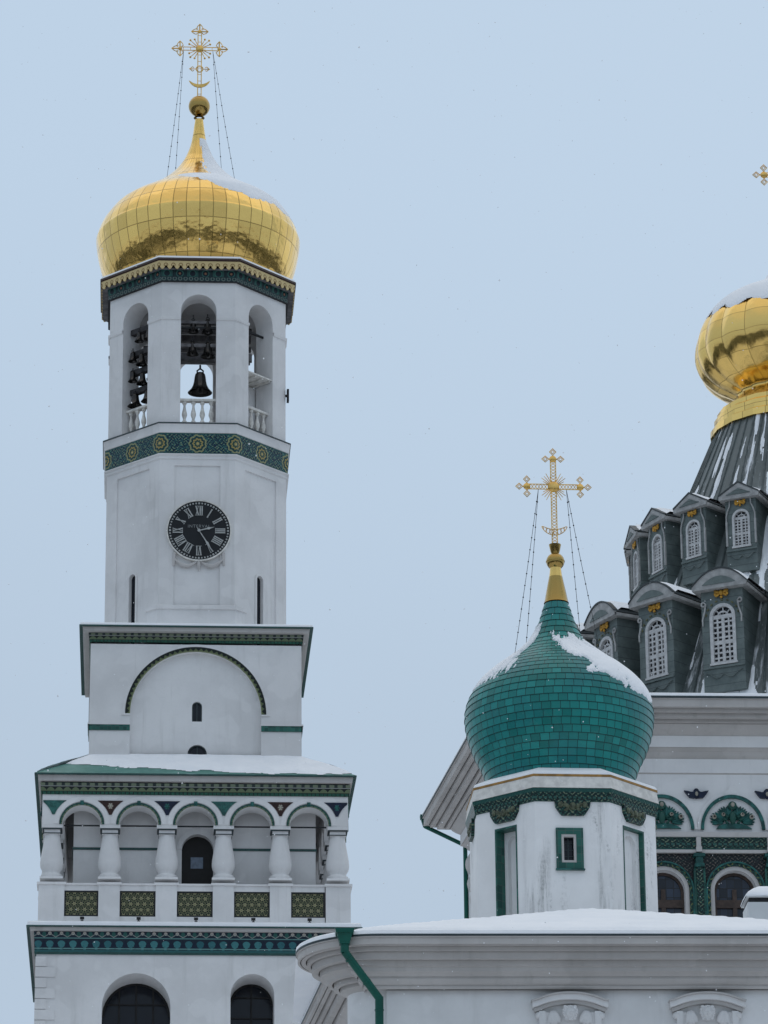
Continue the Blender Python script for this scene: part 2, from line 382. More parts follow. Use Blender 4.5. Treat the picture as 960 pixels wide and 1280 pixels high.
# ------------------------------------------------------------------ mesh builder
class MB:
    def __init__(s): s.v = []; s.f = []; s.uv = []; s.M = Matrix()
    def p(s, x, y, z): s.v.append(tuple(s.M @ Vector((x, y, z)))); return len(s.v) - 1
    def face(s, pts, uv=None):
        idx = [s.p(*q) for q in pts]; s.f.append(idx); s.uv.append(uv or [(q[0], q[2]) for q in pts])
    def box(s, x0, x1, y0, y1, z0, z1):
        c = [(x0, y0, z0), (x1, y0, z0), (x1, y1, z0), (x0, y1, z0), (x0, y0, z1), (x1, y0, z1), (x1, y1, z1), (x0, y1, z1)]
        for q in ((3, 2, 1, 0), (4, 5, 6, 7), (0, 1, 5, 4), (1, 2, 6, 5), (2, 3, 7, 6), (3, 0, 4, 7)): s.face([c[i] for i in q])
    def rings(s, rings, closed=True, cap0=False, cap1=False, uvf=None, wrap=True):
        n = len(rings[0]); base = [[s.p(*q) for q in r] for r in rings]
        rng = n if wrap else n - 1
        for j in range(len(rings) - 1):
            for i in range(rng):
                k = (i + 1) % n
                s.f.append([base[j][i], base[j][k], base[j + 1][k], base[j + 1][i]])
                if uvf: s.uv.append([uvf(i, j), uvf(i + 1, j), uvf(i + 1, j + 1), uvf(i, j + 1)])
                else:
                    s.uv.append([(0, 0)] * 4)
        if cap0: s.f.append(base[0][::-1]); s.uv.append([(0, 0)] * n)
        if cap1: s.f.append(base[-1]); s.uv.append([(0, 0)] * n)
    def ngon(s, n, levels, cap0=False, cap1=False):
        """regular n-gon prisms; levels = (apothem, z); one side faces -y; u runs from the middle of each side"""
        v = [0.0]
        for (a0, z0), (a1, z1) in zip(levels, levels[1:]): v.append(v[-1] + math.hypot(a1 - a0, z1 - z0))
        for k in range(n):
            t0 = -PI / 2 + (k - .5) * 2 * PI / n; t1 = t0 + 2 * PI / n
            for j in range(len(levels) - 1):
                (a0, z0), (a1, z1) = levels[j], levels[j + 1]
                r0, r1 = a0 / math.cos(PI / n), a1 / math.cos(PI / n)
                w0, w1 = a0 * math.tan(PI / n), a1 * math.tan(PI / n)
                s.face([(r0 * math.cos(t0), r0 * math.sin(t0), z0), (r0 * math.cos(t1), r0 * math.sin(t1), z0),
                        (r1 * math.cos(t1), r1 * math.sin(t1), z1), (r1 * math.cos(t0), r1 * math.sin(t0), z1)],
                       [(-w0, v[j]), (w0, v[j]), (w1, v[j + 1]), (-w1, v[j + 1])])
        for flag, (a, z) in ((cap0, levels[0]), (cap1, levels[-1])):
            if flag:
                r = a / math.cos(PI / n)
                s.face([(r * math.cos(-PI / 2 + (k - .5) * 2 * PI / n), r * math.sin(-PI / 2 + (k - .5) * 2 * PI / n), z) for k in range(n)])
    def lathe(s, prof, n=32, c=(0, 0, 0), cap0=False, cap1=False, uscale=None, vscale=1.0, lobes=0, amp=0.0):
        v = [0.0]
        for (a0, z0), (a1, z1) in zip(prof, prof[1:]): v.append(v[-1] + math.hypot(a1 - a0, z1 - z0))
        rings = []
        for r, z in prof:
            ring = []
            for i in range(n):
                t = 2 * PI * i / n - PI / 2
                rr = r * (1 + amp * (abs(math.sin(lobes * (t + PI / 2) / 2)) - 1)) if lobes else r
                ring.append((c[0] + rr * math.cos(t), c[1] + rr * math.sin(t), c[2] + z))
            rings.append(ring)
        us = uscale if uscale else n
        s.rings(rings, cap0=cap0, cap1=cap1, uvf=lambda i, j: (us * i / n, v[j] * vscale))
    def tube(s, pts, r, n=8, closed=False):
        pts = [Vector(q) for q in pts]; rings = []
        m_ = len(pts)
        up = None
        flat_y = max(q.y for q in pts) - min(q.y for q in pts) < 1e-6
        for i, q in enumerate(pts):
            a = pts[(i - 1) % m_] if (closed or i > 0) else q; b = pts[(i + 1) % m_] if (closed or i < m_ - 1) else q
            d = (b - a).normalized()
            if up is None: up = Vector((0, 0, 1)) if abs(d.z) < .9 else Vector((0, 1, 0))
            if flat_y: up = Vector((0, 1, 0))
            x = d.cross(up).normalized(); y = x.cross(d).normalized(); up = y
            rr = r[i] if isinstance(r, (list, tuple)) else r
            rings.append([tuple(q + x * (rr * math.cos(2 * PI * k / n)) + y * (rr * math.sin(2 * PI * k / n))) for k in range(n)])
        if closed: rings.append(rings[0])
        s.rings(rings, cap0=not closed, cap1=not closed)
    def ball(s, c, rx, ry=None, rz=None, n=12, m=8, rot=0.0):
        ry = ry or rx; rz = rz or rx
        rings = []
        ca, sa = math.cos(rot), math.sin(rot)
        for j in range(m + 1):
            ph = -PI / 2 + PI * j / m; ring = []
            for i in range(n):
                t = 2 * PI * i / n
                x, y, z = rx * math.cos(ph) * math.cos(t), ry * math.cos(ph) * math.sin(t), rz * math.sin(ph)
                ring.append((c[0] + x * ca - z * sa, c[1] + y, c[2] + x * sa + z * ca))
            rings.append(ring)
        s.rings(rings)
    def plate(s, poly, y0, y1):
        """extrude an outline in the x-z plane from y0 to y1"""
        s.face([(x, y0, z) for x, z in poly]); s.face([(x, y1, z) for x, z in poly[::-1]])
        n = len(poly)
        for i in range(n):
            a, b = poly[i], poly[(i + 1) % n]
            s.face([(a[0], y0, a[1]), (b[0], y0, b[1]), (b[0], y1, b[1]), (a[0], y1, a[1])])
    def arch_wall(s, u0, u1, z0, z1, ops, depth=0.0, n=14, back=None, y=0.0, sill=True):
        """flat wall in x-z with openings (ua, ub, za, zspring, rise); reveals go back by depth"""
        def wall(yy, lo, hi):
            cur = lo
            for (a, b, za, zs, rise) in sorted(ops):
                if a > cur + 1e-6: s.face([(cur, yy, z0), (a, yy, z0), (a, yy, z1), (cur, yy, z1)])
                if za > z0 + 1e-6: s.face([(a, yy, z0), (b, yy, z0), (b, yy, za), (a, yy, za)])
                pr = arch_pts(a, b, zs, rise, n)
                for (xa, ya), (xb, yb) in zip(pr, pr[1:]):
                    if z1 > max(ya, yb) + 1e-6: s.face([(xa, yy, ya), (xb, yy, yb), (xb, yy, z1), (xa, yy, z1)])
                cur = b
            if hi > cur + 1e-6: s.face([(cur, yy, z0), (hi, yy, z0), (hi, yy, z1), (cur, yy, z1)])
        wall(y, u0, u1)
        if back is not None: wall(y + depth, -back, back)
        if depth:
            for (a, b, za, zs, rise) in ops:
                o = [(a, za)] + arch_pts(a, b, zs, rise, n) + [(b, za)]
                for i in range(len(o) - (0 if sill else 1)):
                    p_, q_ = o[i], o[(i + 1) % len(o)]
                    if p_ == q_: continue
                    s.face([(p_[0], y, p_[1]), (p_[0], y + depth, p_[1]), (q_[0], y + depth, q_[1]), (q_[0], y, q_[1])])
    def band(s, pts_in, pts_out, y0, y1, closed=False):
        """a flat strip between two polylines in x-z, standing from y1 (back) out to y0 (front)"""
        L = 0.0
        m_ = len(pts_in)
        for i in range(m_ if closed else m_ - 1):
            k = (i + 1) % m_
            a, b, c, d = pts_in[i], pts_in[k], pts_out[k], pts_out[i]
            l = math.hypot(c[0] - d[0], c[1] - d[1]); w = math.hypot(a[0] - d[0], a[1] - d[1])
            s.face([(a[0], y0, a[1]), (b[0], y0, b[1]), (c[0], y0, c[1]), (d[0], y0, d[1])], [(L, 0), (L + l, 0), (L + l, w), (L, w)])
            s.face([(d[0], y0, d[1]), (c[0], y0, c[1]), (c[0], y1, c[1]), (d[0], y1, d[1])], [(L, w), (L + l, w), (L + l, w), (L, w)])
            s.face([(b[0], y0, b[1]), (a[0], y0, a[1]), (a[0], y1, a[1]), (b[0], y1, b[1])], [(L, 0), (L + l, 0), (L + l, 0), (L, 0)])
            L += l
        if not closed:
            for i in (0, -1):
                a, d = pts_in[i], pts_out[i]
                s.face([(a[0], y0, a[1]), (d[0], y0, d[1]), (d[0], y1, d[1]), (a[0], y1, a[1])])
    def sweep(s, path, prof, closed=False):
        """profile (outward offset, z) along a plan polyline; outward is to the right of travel"""
        P = [Vector((q[0], q[1])) for q in path]; n = len(P); nor = []
        for i in range(n):
            ds = []
            if closed or i > 0: ds.append((P[i] - P[i - 1]).normalized())
            if closed or i < n - 1: ds.append((P[(i + 1) % n] - P[i]).normalized())
            ns = [Vector((d.y, -d.x)) for d in ds]
            m_ = sum(ns, Vector((0, 0))).normalized()
            nor.append(m_ / max(.3, m_.dot(ns[0])))
        L = [0.0]
        for i in range(1, n): L.append(L[-1] + (P[i] - P[i - 1]).length)
        V = [0.0]
        for (a, b), (c, d) in zip(prof, prof[1:]): V.append(V[-1] + math.hypot(c - a, d - b))
        rings = [[(*(P[i] + nor[i] * o), z) for i in range(n)] for o, z in prof]
        s.rings(rings, wrap=closed, uvf=lambda i, j: (L[min(i, n - 1)], V[j]))
    def build(s, name, mat, parent=None, angle=38, weld=True):
        me = bpy.data.meshes.new(name); me.from_pydata(s.v, [], s.f)
        ul = me.uv_layers.new(name='UVMap')
        flat = [c for f in s.uv for q in f for c in q]
        ul.data.foreach_set('uv', flat)
        if weld:
            bm = bmesh.new(); bm.from_mesh(me); bmesh.ops.remove_doubles(bm, verts=bm.verts, dist=1e-4); bm.to_mesh(me); bm.free()
        me.materials.append(mat)
        me.polygons.foreach_set('use_smooth', [True] * len(me.polygons))
        me.set_sharp_from_angle(angle=R(angle))
        o = bpy.data.objects.new(name, me); COL.objects.link(o)
        if parent is not None: o.parent = parent
        return o

def arch_pts(a, b, zs, rise, n=14):
    if rise <= 0: return [(a, zs), (b, zs)]
    c, h = (a + b) / 2, (b - a) / 2
    return [(c - h * math.cos(PI * i / n), zs + rise * math.sin(PI * i / n)) for i in range(n + 1)]

def thing(name, label, cat, loc, rotz=0.0, group=None):
    o = bpy.data.objects.new(name, None); COL.objects.link(o)
    o.empty_display_size = .3
    o.location = loc; o.rotation_euler = (0, 0, rotz); o['label'] = label; o['category'] = cat
    if group: o['group'] = group
    return o
def lab(o, text): o['label'] = text; return o
def copy_tree(o, parent=None):
    c = o.copy(); COL.objects.link(c)
    if parent is not None: c.parent = parent
    for ch in [q for q in bpy.data.objects if q.parent == o]: copy_tree(ch, c)
    return c
def rotz(k): return Matrix.Rotation(k, 4, 'Z')

def snow_lathe(prof_fn, keep_fn, z0, z1, nz, nt, thick, parent, name='snow_patch', c=(0, 0, 0), t0=0.0, t1=2 * PI):
    """a snow shell lying on a lathed surface; keep_fn(t, z) > 0 where snow lies"""
    mb = MB(); grid = {}
    for j in range(nz + 1):
        z = z0 + (z1 - z0) * j / nz; r = prof_fn(z)
        dr = (prof_fn(z + .01) - prof_fn(z - .01)) / .02
        l = math.hypot(1, dr); nr, nz_ = 1 / l, -dr / l
        for i in range(nt + 1):
            t = t0 + (t1 - t0) * i / nt; f = keep_fn(t, z)
            h = thick * (1 - math.exp(-max(f, 0) * 2.2)) - 0.012 + (0.012 if f > 0 else 0)
            h += 0.006
            rr = r + nr * h
            grid[i, j] = ((c[0] + rr * math.cos(t), c[1] + rr * math.sin(t), c[2] + z + nz_ * h), f)
    idx = {}
    for j in range(nz):
        for i in range(nt):
            q = [(i, j), (i + 1, j), (i + 1, j + 1), (i, j + 1)]
            if max(grid[k][1] for k in q) > 0:
                f = []
                for k in q:
                    if k not in idx:
                        mb.v.append(grid[k][0]); idx[k] = len(mb.v) - 1
                    f.append(idx[k])
                mb.f.append(f); mb.uv.append([(0, 0)] * 4)
    return mb.build(name, MT['snow'], parent, angle=80)

def interp(prof):
    pr = sorted((z, r) for r, z in prof)
    zs = [a for a, b in pr]; rs = [b for a, b in pr]
    def f(z): return float(np.interp(z, zs, rs))
    return f
def smooth_prof(pts, n=80):
    """Catmull-Rom through (r, z) points, bottom to top"""
    out = []; P = [pts[0]] + list(pts) + [pts[-1]]
    m_ = len(pts) - 1; per = max(2, n // m_)
    for i in range(m_):
        p0, p1, p2, p3 = P[i], P[i + 1], P[i + 2], P[i + 3]
        for k in range(per):
            t = k / per
            out.append(tuple(.5 * ((2 * p1[c]) + (-p0[c] + p2[c]) * t + (2 * p0[c] - 5 * p1[c] + 4 * p2[c] - p3[c]) * t * t + (-p0[c] + 3 * p1[c] - 3 * p2[c] + p3[c]) * t ** 3) for c in (0, 1)))
    out.append(pts[-1]); return out
def nz(x, y, z=0.0): return noise.fractal(Vector((x, y, z)), 1.0, 2.0, 4)

def beaded_chain(a, b, parent, rw=.011, rb=.035, nb=12, name='stay_chain'):
    mb = MB(); a, b = Vector(a), Vector(b)
    sag = (b - a).length * .012
    pts = [a.lerp(b, i / 10) + Vector((0, 0, -sag * 4 * (i / 10) * (1 - i / 10))) for i in range(11)]
    mb.tube([tuple(q) for q in pts], rw, 5)
    for i in range(1, nb): mb.ball(tuple(a.lerp(b, i / nb) + Vector((0, 0, -sag * 4 * (i / nb) * (1 - i / nb)))), rb, n=6, m=4)
    return mb.build(name, MT['black'], parent)
# ------------------------------------------------------------------ crosses
def make_cross(parent, u, zc, H_up, H_dn, arm, bw, style):
    """openwork cross in the x-z plane, centre at zc; all sizes in u"""
    root = bpy.data.objects.new('cross', None); COL.objects.link(root); root.parent = parent; root.location = (0, 0, zc)
    mb = MB(); t = 1.3 * u
    def bar(a, b, w): mb.tube([(a[0] * u, 0, a[1] * u), (b[0] * u, 0, b[1] * u)], w * u, 6)
    h = bw / 2; w = .62
    for s_ in (-1, 1):
        bar((s_ * h, -H_dn), (s_ * h, H_up), w); bar((-arm, s_ * h), (arm, s_ * h), w)
    bar((0, -H_dn), (0, -H_dn + .01 + 1), h)
    if style == 'lattice':
        st = bw * .62
        def lat(p0, d, n):
            q = (-d[1], d[0])
            for i in range(n):
                a = i * st
                for s_ in (-1, 1):
                    bar((p0[0] + d[0] * a + q[0] * h * s_, p0[1] + d[1] * a + q[1] * h * s_),
                        (p0[0] + d[0] * (a + st) - q[0] * h * s_, p0[1] + d[1] * (a + st) - q[1] * h * s_), .42)
        for d, L in (((0, 1), H_up), ((0, -1), H_dn), ((1, 0), arm), ((-1, 0), arm)):
            lat((d[0] * 4, d[1] * 4), d, int((L - 4) / st))
    else:
        for a in np.arange(-H_dn + 5, H_up, 9.0): bar((-h, a), (h, a), .4)
        for a in np.arange(-arm + 4, arm, 9.0): bar((a, -h), (a, h), .4)
    mb.build('frame', MT['gilt'], root)
    m2 = None
    def tub(pts, r, closed=False): m2.tube([(a * u, 0, b * u) for a, b in pts], r * u, 5, closed)
    ends = [((0, H_up), (0, 1)), ((arm, 0), (1, 0)), ((-arm, 0), (-1, 0))]
    for (ex, ez), (dx, dz) in ends:
        qx, qz = -dz, dx; m2 = MB()
        if style == 'lattice':
            m2.ball((ex * u, 0, ez * u), 4.6 * u, 2.6 * u, 4.6 * u, 10, 6)
            for (ax, az) in ((dx, dz), (qx, qz), (-qx, -qz)):
                cx_, cz_ = ex + ax * 9.6, ez + az * 9.6
                px_, pz_ = -az, ax
                for k in (4.4, 2.3):
                    tub([(cx_ + ax * k, cz_ + az * k), (cx_ + px_ * k * .92, cz_ + pz_ * k * .92), (cx_ - ax * k, cz_ - az * k), (cx_ - px_ * k * .92, cz_ - pz_ * k * .92)], .75 if k > 3 else .6, True)
                tub([(ex, ez), (cx_ - ax * 4, cz_ - az * 4)], .9)
        else:
            m2.ball((ex * u, 0, ez * u), 2.6 * u, 1.6 * u, 2.6 * u, 8, 6)
            for (ax, az) in ((dx, dz), (qx, qz), (-qx, -qz)):
                tub([(ex, ez), (ex + ax * 10.5, ez + az * 10.5)], .85)
                px_, pz_ = -az, ax
                for s_ in (-1, 1):
                    tub([(ex + ax * 10.5, ez + az * 10.5), (ex + ax * 7.5 + px_ * s_ * 2.6, ez + az * 7.5 + pz_ * s_ * 2.6), (ex + ax * 4.5 + px_ * s_ * 4.0, ez + az * 4.5 + pz_ * s_ * 4.0), (ex + ax * 3.2 + px_ * s_ * 2.0, ez + az * 3.2 + pz_ * s_ * 2.0)], .6)
        m2.build('trefoil_end', MT['gilt'], root)
    m3 = MB()
    if style == 'lattice':
        m3.ball((0, 0, 0), 7.4 * u, 3.4 * u, 7.4 * u, 14, 8)
        rays = [(a, L) for a, L in ((28, 15), (38, 19), (50, 18), (62, 20), (72, 14))]
    else:
        m3.ball((0, 0, 0), 5.0 * u, 2.6 * u, 5.0 * u, 12, 8); rays = [(26, 14.5), (45, 16.5), (64, 14.5)]
    for a0, L in rays:
        for q in range(4):
            a = R(a0 + 90 * q) if q % 2 == 0 else R(90 * (q + 1) - a0)
            m3.tube([(4 * u * math.cos(a), 0, 4 * u * math.sin(a)), (L * u * math.cos(a), 0, L * u * math.sin(a))], [.7 * u, .38 * u], 5)
            if style != 'lattice': m3.ball((L * u * math.cos(a), 0, L * u * math.sin(a)), 1.45 * u, n=6, m=4)
    m3.build('sunburst', MT['gilt'], root)
    m4 = MB()
    zc_ = -H_dn + (18 if style != 'lattice' else 23); Rr = 14.0 if style != 'lattice' else 17.0
    lo, up_ = [], []
    for i in range(17):
        a = R(200 + 140 * i / 16)
        lo.append((Rr * math.cos(a) * u, (zc_ + 10 + Rr * math.sin(a)) * u))
        k = math.sin(PI * i / 16) ** .7 * (4.2 if style != 'lattice' else 7.5)
        up_.append((Rr * math.cos(a) * u * (1 - .02 * k), (zc_ + 10 + Rr * math.sin(a) + k) * u))
    if style == 'lattice':
        for s_ in (lo, up_): m4.tube([(a, 0, b) for a, b in s_], .55 * u, 5)
        for i in range(2, 15): m4.tube([(*lo[i][:1], 0, lo[i][1]), (up_[i + (1 if i % 2 else -1)][0], 0, up_[i + (1 if i % 2 else -1)][1])], .4 * u, 4)
    else: m4.plate(lo + up_[::-1], -.8 * u, .8 * u)
    m4.build('crescent', MT['gilt'], root)
    if style != 'lattice':
        m5 = MB(); zr = -28 * u
        m5.tube([(4.2 * u * math.cos(a), 0, zr + 4.2 * u * math.sin(a)) for a in np.linspace(0, 2 * PI, 13)[:-1]], .8 * u, 5, True)
        for s_ in (-1, 1):
            m5.tube([(s_ * 4 * u, 0, zr), (s_ * 13 * u, 0, zr)], .6 * u, 5)
            for q in (-1, 1): m5.tube([(s_ * 12 * u, 0, zr), (s_ * 9 * u, 0, zr + q * 3 * u), (s_ * 7 * u, 0, zr + q * 2 * u)], .6 * u, 5)
        m5.build('small_crossbar', MT['gilt'], root)
    return root

# ================================================================== BELL TOWER
_p = hit_y(244.6, 664, 165.0)
TW = Frame(_p.x, 165.0, 3.7)
tower = thing('bell_tower', 'tall white bell tower with gilded onion dome, open belfry and arcaded gallery', 'bell tower', TW.o, TW.t)
def TZ(py, a): return TW.z(246, py, -a)
def th(w, py, f=1.0): return TW.half(w, 246, py, f)

# ---- lowest stage
aA = th(394, 1200); mA = aA / 197.0; eA = .97
mA2 = TW.sc(246, 1160, -aA)
zA = TZ(1193.5, aA)
mb = MB()
def opx(px0, px1, apex, a, py=1270):
    x0 = TW.hit(px0, py, -a)[0]; x1 = TW.hit(px1, py, -a)[0]; r = (x1 - x0) / 2
    za_ = TZ(apex, a); return (x0, x1, za_ - r - 4.2, za_ - r, r)
opsA = [opx(127, 213, 1217, aA), opx(288, 343, 1217, aA)]
mb.M = Matrix.Translation((0, -aA, 0)); mb.arch_wall(-aA, aA, 0, zA, opsA, 1.9, 24)
for k in (1, 2, 3):
    mb.M = rotz(k * PI / 2) @ Matrix.Translation((0, -aA, 0)); mb.arch_wall(-aA, aA, 0, zA, opsA if k != 1 else [], 1.9, 24)
mb.build('lower_wall', MT['plaster'], tower)
for o_ in opsA:
    w = MB(); w.M = Matrix.Translation((0, -aA + 1.84, 0))
    w.plate([(o_[0] - .05, o_[2] - .05)] + [(x + (.05 if i > 11 else -.05), z + .05) for i, (x, z) in enumerate(arch_pts(o_[0], o_[1], o_[3], o_[4], 22))] + [(o_[1] + .05, o_[2] - .05)], 0, .04)
    win = w.build('arched_window', MT['glass'], tower)
    f = MB(); f.M = w.M; r_ = o_[4]; c_ = (o_[0] + o_[1]) / 2
    P_ = arch_pts(o_[0] + .09, o_[1] - .09, o_[3], r_ - .09, 22); Q_ = arch_pts(o_[0] + .002, o_[1] - .002, o_[3], r_ - .002, 22)
    f.band(P_, Q_, -.05, .0)
    n_ = 4 if r_ > 1.2 else 2
    for i in range(1, n_):
        x = o_[0] + (o_[1] - o_[0]) * i / n_; hh = math.sqrt(max(r_ ** 2 - (x - c_) ** 2, .01)) - .05
        f.box(x - .035, x + .035, -.06, -.006, o_[2], o_[3] + hh)
    for zz in (-1.6, -.55, .35 * r_):
        hw = r_ - .05 if zz < 0 else math.sqrt(r_ ** 2 - zz ** 2) - .05
        f.box(c_ - hw, c_ + hw, -.05, -.004, o_[3] + zz - .03, o_[3] + zz + .03)
    f.build('frame', MT['frame_dark'], win)
for sx in (-1, 1):
  mb = MB()
  for k in range(16):
    zt = zA - .12 - k * .44
    wq = .42 if k % 2 == 0 else .78
    if True:
        xa, xb = (sx * (aA + .03), sx * (aA - wq))
        mb.box(min(xa, xb), max(xa, xb), -aA - .05, -aA + .003, zt - .40, zt)
        if True: mb.box(min(sx * (aA + .03), sx * (aA - .003)), max(sx * (aA + .03), sx * (aA - .003)), -aA - .0302, -aA + (.78 if k % 2 == 0 else .42), zt - .40, zt)
  mb.build('quoins', MT['plaster'], tower)

def square_levels(lv): return [(a, z) for a, z in lv]
# lower frieze and cornice
zE = TZ(1157.5, 209.5 * mA2)
mb = MB(); mb.ngon(4, [(aA + .001, zA - .02), (aA + .07, zA - .02), (aA + .09, zA + .06)]); mb.build('frieze_bead', MT['green'], tower)
HA = (TZ(1163, 200 * mA2) - zA - .06)
MT['lower'] = m_lower(14.4 * mA2, HA)
mb = MB(); mb.ngon(4, [(aA + .08, zA + .06), (aA + .12, zA + .06 + HA)]); mb.build('tile_frieze', MT['lower'], tower)
def cornice(n, a_in, a_out, z, m, fas=6.0, rim=4.2, name='cornice'):
    """white fascia with a dark sheet-metal edge; z is the top of the edge"""
    mb = MB(); mb.ngon(n, [(a_in, z - fas * m), (a_out - rim * m - 1.2 * m, z - fas * m * .92), (a_out - rim * m, z - 1.5 * m), (a_out - rim * m, z - 1.25 * m)])
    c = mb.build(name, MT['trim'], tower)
    mb = MB(); mb.ngon(n, [(a_out - rim * m - .004, z - 1.3 * m), (a_out, z - 1.5 * m), (a_out, z), (a_out - rim * m - .2, z + .03)])
    mb.build('metal_edge', MT['green'], c); return c
cornice(4, aA + .10, 209.5 * mA2, zE, mA2, 5.6)
mb = MB(); mb.ngon(4, [(208.6 * mA2, zE + .004), (208.0 * mA2, zE + .14), (206 * mA2, zE + .2), (194 * mA2, zE + .26), (170 * mA2, zE + .26)]); mb.build('ledge_snow', MT['snow'], tower)

# ---- gallery
mG = TW.sc(246, 1035, -aA) * 1.002
aP = 193.5 * mG                                   # balustrade plane
zF = zE + .15
zR0, zR1 = TZ(1111, aP), TZ(1104, aP)             # rail
zPan0, zPan1 = TZ(1145.5, aP), TZ(1113.5, aP)
sp = 70.8 * mG; xc = [(-2.5 + i) * sp for i in range(6)]
zB = TZ(1099, 191 * mG); zCap = TZ(1031.5, 191 * mG)
aArc = 191 * mG; tA = 27 * mG; aCol = aArc - tA / 2 + .02
for k in range(4):
    # pedestals (corner ones are shared) and the plinth and rail between them
    for i, x in enumerate(xc):
        hw = 13.2 * mG if 0 < i < 5 else 15.5 * mG
        if i in (0,): hw0 = 15.5 * mG
        if i < 5:
            xa, xb = (x - hw, x + hw) if i else (-aP, -aP + 32 * mG)
            mb = MB(); mb.M = rotz(k * PI / 2); mb.box(xa, xb, -aP, -aP + 31 * mG, zF, zR1 - .10)
            mb.box(xa - .07 if i else xa - .07, xb + .07, -aP - .07, -aP + 31 * mG + .05, zR1 - .10, zR1); mb.build('pedestal', MT['plaster'], tower)
    for i in range(5):
        xa = xc[i] + (13.2 * mG if i else 0); xb = xc[i + 1] - 13.2 * mG
        if i == 0: xa = -aP + 32 * mG
        if i == 4: xb = aP - 32 * mG
        mbr = MB(); mbr.M = rotz(k * PI / 2); mbr.box(xa, xb, -aP + .10, -aP + .62, zF, zPan0); mbr.box(xa, xb, -aP + .10, -aP + .62, zPan1, zR1 - .09)
        mbr.box(xa, xb, -aP + .04, -aP + .68, zR1 - .09, zR1 - .015)
        mbr.box(xa, xb, -aP + .30, -aP + .6, zPan0 - .001, zPan1 + .001); mbr.build('parapet', MT['plaster'], tower)
MT['star'] = m_star(9.4 * mG)
panel_z = []
for k in (0, 1, 3):
    for i in range(5):
        xa = xc[i] + (13.2 * mG if i else 15.6 * mG) ; xb = xc[i + 1] - (13.2 if i < 4 else 15.6) * mG
        if i == 0: xa = -aP + 32 * mG
        if i == 4: xb = aP - 32 * mG
        q = MB(); q.M = rotz(k * PI / 2)
        x_m = (xa + xb) / 2; z_m = (zPan0 + zPan1) / 2
        q.face([(xa + .06, -aP + .15, zPan0 + .06), (xb - .06, -aP + .15, zPan0 + .06), (xb - .06, -aP + .15, zPan1 - .06), (xa + .06, -aP + .15, zPan1 - .06)],
               [(xa - x_m, zPan0 - z_m), (xb - x_m, zPan0 - z_m), (xb - x_m, zPan1 - z_m), (xa - x_m, zPan1 - z_m)])
        po = q.build('tile_panel', MT['star'], tower)
        q = MB(); q.M = rotz(k * PI / 2)
        for (a, b, c, d) in ((xa, xb, zPan0, zPan0 + .06), (xa, xb, zPan1 - .06, zPan1), (xa, xa + .06, zPan0 + .06, zPan1 - .06), (xb - .06, xb, zPan0 + .06, zPan1 - .06)):
            q.box(a + .002, b - .002, -aP + .11, -aP + .16, c + .002, d - .002)
        q.build('panel_border', MT['black'], po)
        if k == 0: panel_z.append(x_m)
# gallery floor
mb = MB(); mb.ngon(4, [(aP - .05, zF - .3), (aP - .05, zF + .05), (100 * mG, zF + .05)]); mb.build('gallery_floor', MT['trim'], tower)
# columns
hC = zCap - zB
def column_parts():
    r = mG
    prof = [(12.6, 0), (12.6, .035), (11.2, .045), (11.9, .075), (11.7, .10), (9.6, .115), (9.4, .145), (10.8, .18), (12.2, .225), (12.9, .28), (13.0, .33), (12.6, .40), (11.4, .52), (10.0, .65), (8.9, .77), (8.4, .835)]
    q = MB(); q.lathe([(a * r, b * hC) for a, b in prof], 28)
    return q, [(9.0 * r, .835 * hC, .86 * hC), (8.8 * r, .86 * hC, .915 * hC), (10.6 * r, .915 * hC, .935 * hC), (11.4 * r, .935 * hC, 1.0 * hC)]
def make_column():
    q, caps = column_parts(); o = q.build('column', MT['plaster'], tower, angle=50)
    q = MB()
    for (h, a, b) in caps: q.box(-h, h, -h, h, a, b)
    c_ = q.build('capital', MT['plaster'], o)
    q = MB()
    for (h, a) in ((9.1 * mG, .836 * hC), (10.65 * mG, .914 * hC)): q.box(-h - .01, h + .01, -h - .01, h + .01, a, a + .018 * hC)
    q.build('neck_band', MT['edge'], o)
    q = MB(); q.box(-12.8 * mG, 12.8 * mG, -12.8 * mG, 12.8 * mG, -.02, .03 * hC); q.build('plinth', MT['plaster'], o)
    return o
col0 = make_column(); first = True
for k in range(4):
    for i in range(5):
        x = xc[i] if i else -aCol
        v = rotz(k * PI / 2) @ Vector((x, -aCol, zB))
        o = col0 if first else copy_tree(col0, tower); first = False
        o.location = v
        if i == 0: o.scale = (1.12, 1.12, 1)
# arcade
zArc1 = TZ(981, aArc)
R0 = 24.5 * mG
mb = MB(); arc_inner = 152 * mG
for k in range(4):
    mb.M = rotz(k * PI / 2) @ Matrix.Translation((0, -aArc, 0))
    ops = [((xc[i] + xc[i + 1]) / 2 - R0, (xc[i] + xc[i + 1]) / 2 + R0, zCap, zCap, R0) for i in range(5)]
    mb.arch_wall(-aArc, aArc, zCap, zArc1, ops, tA, 20, back=aArc - tA, sill=False)
    for i in range(6):
        lo = xc[i] - (sp / 2 - (sp / 2 - R0)) if False else None
    edges = [-aArc] + [v for i in range(5) for v in ((xc[i] + xc[i + 1]) / 2 - R0, (xc[i] + xc[i + 1]) / 2 + R0)] + [aArc]
    for i in range(0, 12, 2):
        mb.face([(edges[i], 0, zCap), (edges[i], tA, zCap), (edges[i + 1], tA, zCap), (edges[i + 1], 0, zCap)])
mb.build('arcade', MT['plaster'], tower)
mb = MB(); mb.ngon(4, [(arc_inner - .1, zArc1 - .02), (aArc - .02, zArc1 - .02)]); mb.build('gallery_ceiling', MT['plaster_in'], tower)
_m = Mat('green_arch_tiles', .4); _u, _v = _m.uv()
